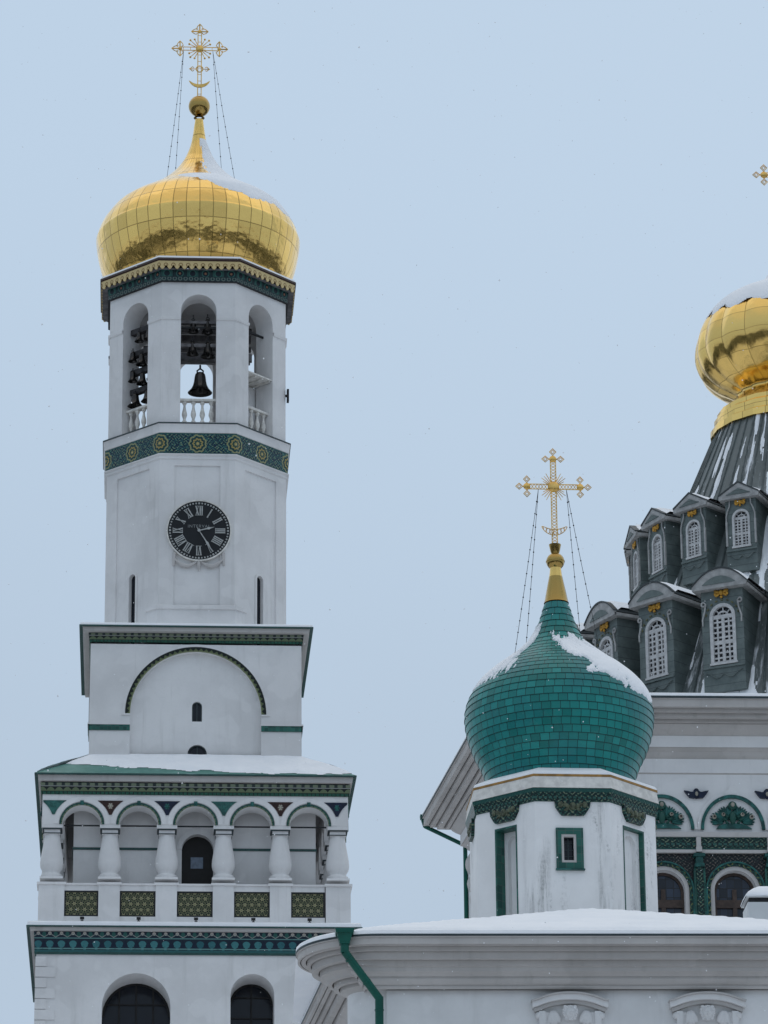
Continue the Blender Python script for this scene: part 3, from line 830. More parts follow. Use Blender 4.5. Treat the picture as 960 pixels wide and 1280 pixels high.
_m.color(_m.mix(_m.mix((0.16, 0.19, 0.11), (0.020, 0.085, 0.068), _v.gt(1.1 * mG)), (0.010, 0.04, 0.034), (_u.cell(.22).abs().lt(.10)).max(_v.gt(3.0 * mG)))); MT['arch_green'] = _m.m
for k in (0, 1, 3):
    for i in range(5):
        c_ = (xc[i] + xc[i + 1]) / 2
        q = MB(); q.M = rotz(k * PI / 2)
        q.band(arch_pts(c_ - R0, c_ + R0, zCap, R0, 24), arch_pts(c_ - R0 - 3.4 * mG, c_ + R0 + 3.4 * mG, zCap, R0 + 3.4 * mG, 24), -aArc - .05, -aArc)
        ao = q.build('archivolt', MT['arch_green'], tower)
        q = MB(); q.M = rotz(k * PI / 2)
        q.box(c_ - 2.2 * mG, c_ + 2.2 * mG, -aArc - .10, -aArc - .04, zCap + R0 - .3 * mG, zCap + R0 + 5.5 * mG)
        q.ball((c_, -aArc - .10, zCap + R0 + 2.4 * mG), 2 * mG, 1 * mG, 2 * mG); q.build('keystone', MT['teal'], ao)
        q = MB(); q.M = rotz(k * PI / 2)
        q.band(arch_pts(c_ - 28.4 * mG, c_ + 28.4 * mG, zCap + .02, 28.4 * mG, 24), arch_pts(c_ - 35.0 * mG, c_ + 35.0 * mG, zCap + .02, 35.0 * mG, 24), -aArc - .028, -aArc)
        q.build('white_moulding', MT['plaster'], ao)
    q0 = [MT['teal_lt'], MT['terracotta'], MT['navy'], MT['teal_lt'], MT['terracotta'], MT['navy']]
    for i in range(6):
        hs = np.linspace(12.5, 30.5, 9)
        f_ = lambda h: 35.4 - math.sqrt(36 ** 2 - h * h) if h < 35 else 30
        pl = [(xc[i] + f_(h) * mG * .98, zCap + h * mG) for h in hs] + [(xc[i] - f_(h) * mG * .98, zCap + h * mG) for h in hs[::-1]]
        if i == 5: pl = [(min(x, aArc - .03), z) for x, z in pl]
        if i == 0: pl = [(max(x, -aArc + .03), z) for x, z in pl]
        q = MB(); q.M = rotz(k * PI / 2); q.plate(pl, -aArc - .035, -aArc)
        so = q.build('spandrel_tile', q0[i], tower)
        q = MB(); q.M = rotz(k * PI / 2)
        for a in range(6): q.ball((xc[i] + 2.3 * mG * math.cos(a * PI / 3), -aArc - .04, zCap + (23.5 + 2.9 * math.sin(a * PI / 3)) * mG), 1.2 * mG, .5 * mG, 1.2 * mG, 6, 4)
        q.ball((xc[i], -aArc - .05, zCap + 23.5 * mG), 1.5 * mG, .8 * mG, 2.1 * mG, 8, 6)
        q.build('rosette', MT['pale_glaze'] if i in (1, 4) else MT['teal_lt'] if i in (0, 3) else MT['teal'], so)
# tie rods
for k in (0, 1, 3):
    q = MB(); q.M = rotz(k * PI / 2); q.tube([(-aCol + .2, -aCol, zCap + .06), (aCol - .2, -aCol, zCap + .06)], .035, 6); q.build('tie_rod', MT['black'], tower)
# inner wall of the gallery
zTop = TZ(945, 132.5 * mG)
x0 = TW.hit(227, 1090, -arc_inner)[0]; x1 = TW.hit(266.5, 1090, -arc_inner)[0]; rd = (x1 - x0) / 2
zd = TW.z(246, 1043, -arc_inner)
mb = MB()
for k in range(4):
    mb.M = rotz(k * PI / 2) @ Matrix.Translation((0, -arc_inner, 0))
    mb.arch_wall(-arc_inner, arc_inner, zF, zArc1, [(x0, x1, zF + .02, zd - rd, rd)] if k == 0 else [], .4 if k == 0 else 0, 18)
mb.build('gallery_wall', MT['plaster'], tower)
q = MB(); q.M = Matrix.Translation((0, -arc_inner + .38, 0)); q.plate([(x0 - .05, zF)] + [(x, z + .04) for x, z in arch_pts(x0 - .05, x1 + .05, zd - rd, rd, 16)] + [(x1 + .05, zF)], 0, .05)
door = q.build('gallery_door', MT['frame_dark'], tower)
q = MB(); q.M = Matrix.Translation((0, -arc_inner + .37, 0))
xg0 = TW.hit(238.5, 1075, -arc_inner)[0]; xg1 = TW.hit(254, 1075, -arc_inner)[0]; zg0 = TW.z(246, 1083, -arc_inner); zg1 = TW.z(246, 1069, -arc_inner)
q.box(xg0, xg1, -.02, .005, zg0, zg1); q.build('door_pane', M_plain('pale_door_pane', (.16, .20, .26), .15), door)
for zz, h in ((TW.z(246, 1062, -arc_inner), .05),):
    for k in (0, 1, 3):
        q = MB(); q.M = rotz(k * PI / 2)
        if k == 0:
            q.box(-arc_inner - .03, x0 - .25, -arc_inner - .04, -arc_inner, zz - h, zz + h); q.box(x1 + .25, arc_inner + .03, -arc_inner - .04, -arc_inner, zz - h, zz + h)
        else: q.box(-arc_inner - .03, arc_inner + .03, -arc_inner - .04, -arc_inner, zz - h, zz + h)
        q.build('green_band', MT['green'], tower)
q = MB(); q.M = Matrix.Translation((0, -arc_inner, 0)); q.band(arch_pts(x0, x1, zd - rd, rd, 18), arch_pts(x0 - .22, x1 + .22, zd - rd, rd + .22, 18), -.04, 0.0); q.build('door_surround', MT['plaster'], door)

# gallery frieze, cornice, roof
zG = TZ(967.5, 201.5 * mG)
HG = TZ(979, 195.5 * mG) - zArc1 + .0
HG = max(.35, 14.5 * mG)
MT['dentil'] = m_dentil(.34, HG, 'olive_dentil_tiles')
zq = TZ(994.5, aArc)
mb = MB(); mb.ngon(4, [(aArc + .002, zq), (aArc + .06, zq), (aArc + .10, zq + HG)], ); mb.build('tile_frieze', MT['dentil'], tower)
cornice(4, aArc + .05, 201.5 * mG, zG, mG, 9.0)
aB = th(265, 900); mB_ = aB / 132.5
zRoof = TZ(946.5, aB)
mb = MB(); mb.ngon(4, [(201.0 * mG, zG + .01), (aB - .1, zRoof)]); mb.build('gallery_roof', MT['roof_green'], tower)
mb = MB(); N1, N2 = 150, 26
for k in range(4):
    mb.M = rotz(k * PI / 2); g = {}
    for i in range(N1 + 1):
        for j in range(N2 + 1):
            t = j / N2; hw = 201.0 * mG * (1 - t) + (aB - .1) * t; x = -hw + 2 * hw * i / N1; s_ = i / N1
            z = zG + .01 + (zRoof - zG - .01) * t
            edge = 0.50 * max(0, 1 - s_ / .70) + .07 if k == 0 else .1
            f = t - edge - .10 * nz(x * .9, k * 7) - .06 * nz(x * 3.1, t * 3, 2)
            h = .02 + .13 * (1 - math.exp(-max(f, 0) * 7)) + .03 * nz(x * .7, t * 2, 5)
            g[i, j] = (x, -hw, z + max(h, .01), f)
    for i in range(N1):
        for j in range(N2):
            q = [g[i, j], g[i + 1, j], g[i + 1, j + 1], g[i, j + 1]]
            if max(c[3] for c in q) > 0: mb.face([c[:3] for c in q])
mb.build('roof_snow', MT['snow'], tower, angle=80)

# ---- square stage with the big blind arch
zB0, zB1 = zRoof - .6, TZ(806, aB)
Rn = 82 * mB_; zNs = TZ(893, aB)
dN = .24
mb = MB(); nich = MB()
w1 = (TW.hit(240, 890, -aB + dN)[0], TW.hit(252.5, 890, -aB + dN)[0]); w2 = (TW.hit(234.5, 940, -aB + dN)[0], TW.hit(258.5, 940, -aB + dN)[0])
zw1b, zw1t = TZ(902, aB - dN), TZ(877, aB - dN); r1 = (w1[1] - w1[0]) / 2
zw2t = TZ(931, aB - dN); r2 = (w2[1] - w2[0]) / 2
for k in range(4):
    mb.M = rotz(k * PI / 2) @ Matrix.Translation((0, -aB, 0)); nich.M = mb.M
    mb.arch_wall(-aB, aB, zB0, zB1, [(-Rn, Rn, zB0 + .001, zNs, Rn)], dN, 40)
    nich.arch_wall(-Rn - .05, Rn + .05, zB0, zw1b - .4, [(w2[0], w2[1], zw2t - r2 * .95 - .7, zw2t - r2 * .95, r2 * .95)], .35, 14, y=dN)
    nich.arch_wall(-Rn - .05, Rn + .05, zw1b - .4, zNs + Rn + .1, [(w1[0], w1[1], zw1b, zw1t - r1, r1)], .35, 14, y=dN)
mb.build('square_stage_wall', MT['plaster'], tower); nich.build('niche_wall', MT['plaster'], tower)
for (wa, wb, z_b, z_s, r_) in ((w1[0], w1[1], zw1b, zw1t - r1, r1), (w2[0], w2[1], zw2t - r2 * .95 - .7, zw2t - r2 * .95, r2 * .95)):
    q = MB(); q.M = Matrix.Translation((0, -aB + dN + .18, 0)); q.plate([(wa - .03, z_b - .03)] + [(x, z + .02) for x, z in arch_pts(wa - .03, wb + .03, z_s, r_, 14)] + [(wb + .03, z_b - .03)], 0, .04)
    win = q.build('small_window', MT['glass'], tower)
    q = MB(); q.M = Matrix.Translation((0, -aB + dN + .12, 0)); q.band(arch_pts(wa + .05, wb - .05, z_s, r_ - .05, 14), arch_pts(wa + .002, wb - .002, z_s, r_ - .002, 14), 0, .055)
    c_ = (wa + wb) / 2; q.box(wa + .002, wa + .05, 0, .055, z_b, z_s); q.box(wb - .05, wb - .002, 0, .055, z_b, z_s); q.box(c_ - .02, c_ + .02, .01, .056, z_b, z_s + r_ - .05)
    q.build('frame', MT['edge'], win)
m_ = Mat('black_teeth_on_olive_arch', .4); u_, v_ = m_.uv()
_tooth = ((u_.cell(9.2 * mB_).abs() * 2.0) + (v_ / (6.0 * mB_)) * -.9).lt(-.0)
_tooth = (u_.cell(6.9 * mB_).abs() * 2).lt(((v_ / (6.2 * mB_)) - .12) * 1.7)
m_.color(m_.mix(m_.mix((0.10, 0.13, 0.06), (0.20, 0.22, 0.12), v_.lt(1.1 * mB_)), (0.008, 0.012, 0.010), _tooth)); m_.bump(_tooth * -1.0, .5, .04)
MT['teeth'] = m_.m
for k in (0, 1, 3):
    q = MB(); q.M = rotz(k * PI / 2)
    q.band(arch_pts(-Rn, Rn, zNs, Rn, 48), arch_pts(-Rn - 6.2 * mB_, Rn + 6.2 * mB_, zNs, Rn + 6.2 * mB_, 48), -aB - .05, -aB)
    ao = q.build('archivolt', MT['teeth'], tower)
    q = MB(); q.M = rotz(k * PI / 2)
    q.band(arch_pts(-Rn - 6.3 * mB_, Rn + 6.3 * mB_, zNs, Rn + 6.3 * mB_, 48), arch_pts(-Rn - 9.6 * mB_, Rn + 9.6 * mB_, zNs, Rn + 9.6 * mB_, 48), -aB - .035, -aB)
    for s_ in (-1, 1): q.box(min(s_ * Rn, s_ * (Rn + 11 * mB_)), max(s_ * Rn, s_ * (Rn + 11 * mB_)), -aB - .07, -aB + .01, zNs - .06, zNs - .004)
    q.build('white_moulding', MT['plaster'], ao)
    za, zb = TZ(914, aB), TZ(907, aB)
    for s_ in (-1, 1):
        xa, xb = sorted((s_ * (Rn - .0), s_ * (aB + .045)))
        q = MB(); q.M = rotz(k * PI / 2); q.box(xa, xb, -aB - .045, -aB + .02, za, zb); po = q.build('pilaster_band', MT['tile'], tower)
        q = MB(); q.M = rotz(k * PI / 2); q.box(xa - .02, xb + .02, -aB - .075, -aB + .02, zb + .002, zb + .07); q.build('ledge', MT['plaster'], po)
zC = TZ(782, 147 * mB_)
HB = 11.5 * mB_
MT['dentil_b'] = m_dentil(.30, HB, 'small_olive_dentil_tiles')
mb = MB(); mb.ngon(4, [(aB + .002, TZ(804, aB)), (aB + .05, TZ(804, aB)), (aB + .09, TZ(804, aB) + HB)]); mb.build('tile_frieze', MT['dentil_b'], tower)
cornice(4, aB + .06, 147 * mB_, zC, mB_, 6.5)
mb = MB(); mb.ngon(4, [(146.3 * mB_, zC + .005), (145.7 * mB_, zC + .09), (143 * mB_, zC + .14), (80 * mB_, zC + .5)]); mb.build('ledge_snow', MT['snow'], tower)

# ---- octagon with the clock
aC = th(226, 700, .5); mC = aC / 113.0; wC = aC * math.tan(PI / 8)
zC0, zC1 = zC - .3, TZ(571, aC)
zpT, zpB = TZ(582, aC), TZ(768, aC)
dg = aC * math.cos(PI / 4)
zslT = TW.z(168, 718, -dg) ; slw = 5.6 * mC; pw_ = 28.5 * mC
mb = MB()
for k in range(8):
    mb.M = rotz(k * PI / 4) @ Matrix.Translation((0, -aC, 0))
    lo = zpB if k % 2 == 0 else zC0 + .002
    mb.arch_wall(-wC, wC, zC0, zC1, [(-pw_, pw_, lo, zpT, 0)], .07)
    if k % 2 == 0: mb.arch_wall(-pw_, pw_, lo, zpT, [], y=.07)
    else: mb.arch_wall(-pw_, pw_, lo, zpT, [(-slw, slw, zC0 + .1, zslT - slw, slw)], .14, 12, y=.07)
mb.build('octagon_wall', MT['plaster'], tower)
for k in (1, 3, 5, 7):
    q = MB(); q.M = rotz(k * PI / 4) @ Matrix.Translation((0, -aC + .20, 0)); q.box(-slw - .05, slw + .05, 0, .05, zC0, zslT + .05); wn = q.build('slit_window', MT['glass'], tower)
    q = MB(); q.M = rotz(k * PI / 4) @ Matrix.Translation((0, -aC + .07, 0)); q.band(arch_pts(-slw, slw, zslT - slw, slw, 12), arch_pts(-slw - .09, slw + .09, zslT - slw, slw + .09, 12), -.05, 0)
    for s_ in (-1, 1): q.box(min(s_ * slw, s_ * (slw + .09)), max(s_ * slw, s_ * (slw + .09)), -.05, 0, zC0, zslT - slw)
    q.build('surround', MT['plaster'], wn)
q = MB(); t_ = PI / 4
cl, cr = Vector((-wC, -aC)), Vector((wC, -aC)); e_ = 18 * mC
zap1, zap0 = TZ(757, aC), TZ(763, aC)
q.sweep([(cl.x - e_ * .707, cl.y + e_ * .707), tuple(cl), tuple(cr), (cr.x + e_ * .707, cr.y + e_ * .707)], [(0, zC), (.09, zC), (.09, zap0), (.16, zap0 + .02), (.16, zap1 - .04), (0, zap1 + .03)])
q.build('apron_moulding', MT['plaster'], tower)
# medallion frieze
aD = 115 * mC; zD0 = TZ(567.5, aD); zD1 = TZ(541.5, aD * 1.005); HD = zD1 - zD0
MT['medal'] = m_medal(aD * math.tan(PI / 8), HD)
mb = MB(); mb.ngon(8, [(aC, zC1 - .15), (aC + .05, zC1 - .1), (aC + .05, zD0 - .1), (aD + .05, zD0 - .04), (aD + .05, zD0)]); mb.build('frieze_bead', MT['plaster'], tower)
mb = MB(); mb.ngon(8, [(aD, zD0), (aD * 1.006, zD1)]); mb.build('medallion_frieze', MT['medal'], tower)
zDe = TZ(528, 118.5 * mC)
mb = MB(); mb.ngon(8, [(aD * 1.004, zD1), (aD * 1.012, zD1 + .02), (aD * 1.014, zDe - .16), (118.2 * mC, zDe - .06)]); cc = mb.build('cornice', MT['plaster'], tower)
mb = MB(); mb.ngon(8, [(118.0 * mC, zDe - .06), (118.9 * mC, zDe - .06), (118.9 * mC, zDe), (112 * mC, zDe + .05)]); mb.build('metal_edge', MT['edge'], cc)

# ---- belfry
aE = th(220.5, 460, .5); mE = aE / 110.25; wE = aE * math.tan(PI / 8)
zE0, zE1 = zDe - .05, TZ(350, aE)
ro = 22 * mE; zEs = TZ(368, aE) - ro; zSill = zDe + .10; tE = 1.0
mb = MB()
for k in range(8):
    mb.M = rotz(k * PI / 4) @ Matrix.Translation((0, -aE, 0))
    mb.arch_wall(-wE, wE, zE0, zE1, [(-ro, ro, zSill, zEs, ro)], tE, 20, back=(aE - tE) * math.tan(PI / 8))
mb.build('belfry_wall', MT['plaster'], tower)
mb = MB(); mb.ngon(8, [(aE - .3, zSill - .04), (.01, zSill - .04)]); mb.build('belfry_floor', MT['trim'], tower)
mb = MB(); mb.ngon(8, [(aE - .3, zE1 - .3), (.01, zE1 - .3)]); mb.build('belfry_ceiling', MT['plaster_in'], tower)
zst = TZ(398, aE)
for k in range(8):
    q = MB(); q.M = rotz(k * PI / 4 + PI / 8)
    rc = aE / math.cos(PI / 8); dl = wE - ro
    # the pier round one corner, seen in its own axes (corner at -y)
    cdir = Vector((0, -rc)); l = Vector((-dl * math.cos(PI / 8), -rc + dl * math.sin(PI / 8))); r = Vector((dl * math.cos(PI / 8), -rc + dl * math.sin(PI / 8)))
    q.sweep([tuple(l), tuple(cdir), tuple(r)], [(0, zst - .10), (.05, zst - .07), (.07, zst), (.07, zst + .05), (0, zst + .09)])
    q.build('string_course', MT['plaster'], tower)
# balustrades in the openings
zbr = TZ(500, aE - .4)
for k in range(8):
    M0 = rotz(k * PI / 4) @ Matrix.Translation((0, -aE + .38, 0))
    q = MB(); q.M = M0; q.box(-ro + .002, ro - .002, -.14, .14, zbr - .10, zbr); q.box(-ro + .002, ro - .002, -.13, .13, zSill, zSill + .10)
    bal = q.build('balustrade', MT['cream'], tower)
    hb = zbr - zSill - .2
    for i in range(4):
        q = MB(); q.M = M0
        q.lathe([(a * .11, b * hb) for a, b in ((.9, 0), (.9, .08), (.5, .12), (.6, .2), (1.05, .36), (1.0, .46), (.6, .64), (.42, .78), (.55, .86), (.9, .9), (.9, 1))], 12, c=(-ro + 2 * ro * (i + .5) / 4, 0, zSill + .10))
        q.build('baluster', MT['cream'], bal)
# timber bell frame
mb = MB()
yb = -aE + .95
for py, yy, h in ((404, yb, .12), (433, yb, .14), (447, yb + 1.6, .34), (414, yb + 2.4, .22), (424, yb + 3.2, .3), (452, yb + 4.3, .2), (437, yb + 3.0, .2)):
    z = TW.z(250, py, yy); w = ro - .002 if yy == yb else 2.4; mb.box(-w, w, yy - .12, yy + .12, z - h / 2, z + h / 2)
for yy in (yb + 1.25, yb + 3.3):
    for s_ in (-1, 1): mb.box(s_ * 1.45 - .13, s_ * 1.45 + .13, yy - .14, yy + .14, zSill - .04, zE1 - .3)
bf = mb.build('bell_frame', MT['wood'], tower)
for d, pys in ((.55, (412, 440, 463, 487)),):
    for i, py in enumerate(pys):
        lx, lz = TW.hit(172, py, -.707 * (aE - d)); mb = MB(); mb.M = rotz(-PI / 4) @ Matrix.Translation((0, -aE, 0)); mb.box(-ro + .05, ro - .002, d - .13, d + .13, lz - .12, lz + .12); mb.build('bell_beam', MT['beam'], tower)
mb = MB(); mb.M = rotz(PI / 4) @ Matrix.Translation((0, -aE, 0))
zpl = TW.z(328, 470, -.707 * aE)
mb.box(-ro + .002, ro - .002, .05, 1.6, zpl, zpl + .06)
for i in range(4): mb.box(-ro + .1 + i * .44, -ro + .16 + i * .44, .10, 1.5, zpl - .08, zpl - .001)
mb.build('platform', MT['cream'], tower)
mb = MB(); mb.M = rotz(PI / 4) @ Matrix.Translation((0, -aE, 0)); mb.box(-1.3, 1.3, 1.08, 1.2, zSill, zpl - .1); mb.build('partition', MT['plaster'], tower)
mb = MB(); mb.M = rotz(PI / 4) @ Matrix.Translation((0, -aE, 0)); mb.box(-ro + .001, ro - .001, .55, .63, zst - .04, zst + .04); mb.build('tie_rod', MT['black'], tower)
mb = MB(); mb.M = rotz(0) @ Matrix.Translation((0, -aE, 0)); mb.box(-ro + .001, ro - .001, .8, .9, zst - .15, zst - .05); mb.build('tie_rod', MT['black'], tower)

# upper tile frieze, gilded valance, cornice
aFf = 112 * mE; zF0 = TZ(352.5, aE); zVb = TZ(336.5, 121.5 * mE); zVt = TZ(325, 122.5 * mE)
HF = zVb + .10 - zF0
MT['belfry'] = m_belfry(16 * mE, HF)
mb = MB(); mb.ngon(8, [(aE + .003, zF0 - .03), (aFf + .05, zF0 - .03), (aFf + .05, zF0)]); mb.build('frieze_bead', MT['black'], tower)
mb = MB(); mb.ngon(8, [(aFf, zF0), (aFf + .07, zF0 + HF)]); mb.build('tile_frieze', MT['belfry'], tower)
MT['valance'] = m_valance(9.2 * mE, zVt - zVb)
mb = MB(); mb.ngon(8, [(aFf, zVb + .07), (121.2 * mE, zVb + .05)]); cf = mb.build('cornice', MT['wood'], tower)
Pv = 9.2 * mE
for k in range(8):                                        # a scalloped sheet on each side
    q = MB(); q.M = rotz(k * PI / 4) @ Matrix.Translation((0, -121.8 * mE, 0)); w = 121.8 * mE * math.tan(PI / 8)
    n_ = int(round(2 * w / Pv)); P2 = 2 * w / n_
    pts = []
    for i in range(n_):
        for j in range(8):
            x = -w + P2 * (i + j / 8); pts.append((x, zVb + .20 - .20 * math.sin(PI * j / 8)))
    pts.append((w, zVb + .2))
    for a, b in zip(pts, pts[1:]):
        uv = [(a[0], a[1] - zVb), (b[0], b[1] - zVb), (b[0], zVt - zVb), (a[0], zVt - zVb)]
        q.face([(a[0], 0, a[1]), (b[0], 0, b[1]), (b[0], 0, zVt), (a[0], 0, zVt)], uv)
        q.face([(a[0], .05, a[1]), (b[0], .05, b[1]), (b[0], .05, zVt), (a[0], .05, zVt)], uv)
        q.face([(a[0], 0, a[1]), (b[0], 0, b[1]), (b[0], .05, b[1]), (a[0], .05, a[1])], uv)
    q.build('valance', MT['valance'], cf)
mb = MB(); mb.ngon(8, [(119.5 * mE, zVb + .2), (119.5 * mE, zVt), (123.3 * mE, zVt), (123.3 * mE, zVt + .09), (118 * mE, zVt + .14)]); mb.build('metal_edge', M_plain('rust_brown_edge', (.05, .028, .022), .5), cf)
mb = MB(); mb.ngon(8, [(122.6 * mE, zVt + .10), (121.5 * mE, zVt + .2), (110 * mE, zVt + .34), (85 * mE, zVt + .5)]); mb.build('ledge_snow', MT['snow'], tower)

# ---- gilded dome
mDm = TW.sc(247, 300, 0); Rd = 127 * mDm; zEq = TW.z(247, 301, 0)
zEq = TW.z(247, 303, 0)
pd = [(.66, -.74), (.74, -.62), (.85, -.50), (.93, -.36), (.975, -.20), (1, -.03), (.992, .016), (.972, .084), (.94, .152), (.9, .212), (.85, .28), (.8, .325), (.74, .368), (.67, .41), (.6, .454), (.5, .517), (.42, .578), (.34, .644), (.27, .712), (.21, .784), (.16, .86), (.12, .94), (.082, 1.05), (.06, 1.17), (.04, 1.33)]
pd_old = [(.66, -.74), (.74, -.62), (.85, -.50), (.935, -.36), (.977, -.18), (.997, -.02), (1.0, .06), (.985, .14), (.935, .24), (.85, .335), (.715, .43), (.565, .51), (.43, .585), (.33, .66), (.25, .75), (.185, .85), (.14, .95), (.098, 1.06), (.066, 1.17), (.042, 1.26), (.032, 1.34)]
prof = smooth_prof([(a * Rd, b * Rd) for a, b in pd], 170)
mb = MB(); mb.lathe(prof, 96, uscale=48); dome = mb.build('gilded_dome', MT['gold_a'], tower, angle=60); dome.location = (0, 0, zEq)
pf = interp(prof)
def keep(t, z):
    a = math.degrees(t); zz = z / Rd
    a = (a + 180) % 360 - 180
    left = max(0.0, min(1.0, (abs((a - 30 + 180) % 360 - 180) - 102) / 42))
    thr = .150 + .37 * left + .035 * math.sin(a * .06)
    n1 = .05 * nz(math.cos(t) * 3, math.sin(t) * 3, zz * 4) + .03 * nz(math.cos(t) * 9, math.sin(t) * 9, zz * 9) + .02 * nz(math.cos(t) * 30, math.sin(t) * 30, zz * 30)
    f = (zz - thr + n1) * 6
    if zz > .50:
        d = abs((a - 30 + 180) % 360 - 180)
        f = min(f, (112 - d) / 25 + n1 * 9)
        f = min(f, (1.10 - zz) * 6)
    return f
snow_lathe(pf, keep,   .10 * Rd, 1.1 * Rd, 170, 360, .05, dome)
zBall = TW.z(247, 133, 0)
q = MB(); rb = 13.6 * mDm; q.ball((0, 0, zBall), rb, rb, rb * 1.02, 24, 16); q.lathe([(.035 * Rd, 0), (.055 * Rd, .02), (.05 * Rd, .05), (.03 * Rd, .07)], 20, c=(0, 0, zBall - rb - .12)); q.build('finial_ball', MT['gold'], tower, angle=60)
uC = TW.sc(247, 62, 0) * 1.0; zcr = TW.z(247.5, 61, 0)
make_cross(tower, uC, zcr, 24, (zcr - zBall - rb * .9) / uC, 24.5, 4.4, 'rails')
for s_, (pxa, pya), ends in ((-1, (229.5, 64), ((-40, 222), (-29, 212))), (1, (266, 66), ((44, 222), (31, 212)))):
    for j, (ox, py) in enumerate(ends):
        yy = (-1 if j == 0 else 1) * .52 * Rd * .72
        xx = ox * mDm * (1.0 if j == 0 else 1.08)
        rr = math.hypot(xx, yy); zz = [z for r, z in prof if r >= rr][-1]
        beaded_chain((TW.hit(pxa, pya, 0)[0], 0, zcr - 3 * uC), (xx, yy, zEq + zz + .05), tower, .009, .03, 12)

# ---- clock
zc_ = TZ(664, aC - .02)
ck = thing('tower_clock', 'round black clock with white Roman numerals and hands on the bell tower', 'clock', TW.world(0, -aC, zc_), TW.t)
cxo = TW.hit(248.7, 664, -aC)[0]; Rk = 38.6 * mC
def ck_build(q, n, m, par=ck): return q.build(n, m, par)
def circ(r, n=64, a0=0.0, a1=2 * PI): return [(cxo + r * math.cos(a0 + (a1 - a0) * i / n), r * math.sin(a0 + (a1 - a0) * i / n)) for i in range(n + (0 if abs(a1 - a0 - 2 * PI) < 1e-6 else 1))]
q = MB(); q.plate(circ(Rk), -.06, .08); dial = ck_build(q, 'dial', M_plain('black_dial_enamel', (.004, .006, .009), .75, 0, .3, 2))
q = MB(); q.band(circ(Rk), circ(Rk * 1.045), -.12, .07, True); ck_build(q, 'bezel', MT['cream'])
white = M_plain('white_dial_paint', (.38, .39, .38), .6)
for i in range(60):
    q = MB(); a = 2 * PI * i / 60; r = Rk * .93; s_ = Rk * (.026 if i % 5 else .032)
    c_, d_ = math.cos(a), math.sin(a)
    pts = [(r + x, y) for x, y in ((-s_, -s_ * .8), (s_, -s_), (s_, s_), (-s_, s_ * .8))]
    q.plate([(cxo + x * c_ - y * d_, x * d_ + y * c_) for x, y in pts], -.072, -.055)
    ck_build(q, 'minute_mark', white, dial)
NUM = ['XII', 'I', 'II', 'III', 'IIII', 'V', 'VI', 'VII', 'VIII', 'IX', 'X', 'XI']
for i, s_ in enumerate(NUM):
    a = PI / 2 - i * PI / 6; rc = Rk * .68; hh = Rk * .155
    wd = {'I': .062, 'V': .13, 'X': .13}; tot = sum(wd[c] for c in s_) * Rk
    q = MB(); x = -tot / 2
    up_ = (math.cos(a), math.sin(a)); rt = (math.sin(a), -math.cos(a))
    def stroke(xa, ya, xb, yb, w):
        P = [(xa - w, ya), (xa + w, ya), (xb + w, yb), (xb - w, yb)]
        q.plate([(cxo + up_[0] * (rc + v) + rt[0] * u, up_[1] * (rc + v) + rt[1] * u) for u, v in P], -.074, -.055)
    for c in s_:
        w = wd[c] * Rk; m_ = x + w / 2; tk, tn = .0185 * Rk, .009 * Rk
        if c == 'I': stroke(m_, -hh, m_, hh, tk)
        elif c == 'V': stroke(m_ - w * .30, hh, m_, -hh, tk); stroke(m_ + w * .32, hh, m_ + w * .04, -hh, tn)
        else: stroke(m_ - w * .32, hh, m_ + w * .32, -hh, tk); stroke(m_ + w * .30, hh, m_ - w * .32, -hh, tn)
        x += w
    for v in (-hh, hh): 
        q.plate([(cxo + up_[0] * (rc + v2) + rt[0] * u, up_[1] * (rc + v2) + rt[1] * u) for u, v2 in ((-tot / 2, v - .006 * Rk), (tot / 2, v - .006 * Rk), (tot / 2, v + .006 * Rk), (-tot / 2, v + .006 * Rk))], -.0735, -.055)
    ck_build(q, 'numeral', white, dial)
def hand(name, deg, L, w, tail):
    q = MB(); a = R(90 - deg); up_ = (math.cos(a), math.sin(a)); rt = (math.sin(a), -math.cos(a))
    P = [(-w * .6, -tail), (w * .6, -tail), (w, L * .50), (w * 2.3, L * .62), (w * 1.1, L * .74), (0, L), (-w * 1.1, L * .74), (-w * 2.3, L * .62), (-w, L * .50)]
    y0 = -.11 if 'minute' in name else -.095
    q.plate([(cxo + up_[0] * v + rt[0] * u, up_[1] * v + rt[1] * u) for u, v in P], y0, y0 + .012)
    return ck_build(q, name, white)
hand('hour_hand', 76, Rk * .52, Rk * .020, Rk * .05); hand('minute_hand', 148, Rk * .84, Rk * .018, Rk * .10)
q = MB(); q.lathe([(.001, -.03), (Rk * .05, -.03), (Rk * .05, .03), (.001, .03)], 16); hub = ck_build(q, 'hub', white); hub.rotation_euler = (PI / 2, 0, 0); hub.location = (cxo, -.11, 0)
cu = bpy.data.curves.new('maker_lettering', 'FONT'); cu.body = 'INTERVAL'; cu.size = Rk * .145; cu.align_x = 'CENTER'; cu.extrude = .004; cu.space_character = 1.15
tmp = bpy.data.objects.new('tmp_text', cu); COL.objects.link(tmp); dgp = bpy.context.evaluated_depsgraph_get(); me = bpy.data.meshes.new_from_object(tmp.evaluated_get(dgp)); bpy.data.objects.remove(tmp)
lt = bpy.data.objects.new('maker_lettering', me); COL.objects.link(lt); me.materials.clear(); me.materials.append(M_plain('grey_lettering', (.22, .23, .23), .6)); lt.parent = dial; lt.rotation_euler = (PI / 2, 0, 0); lt.location = (cxo - Rk * .0, -.066, Rk * .10)
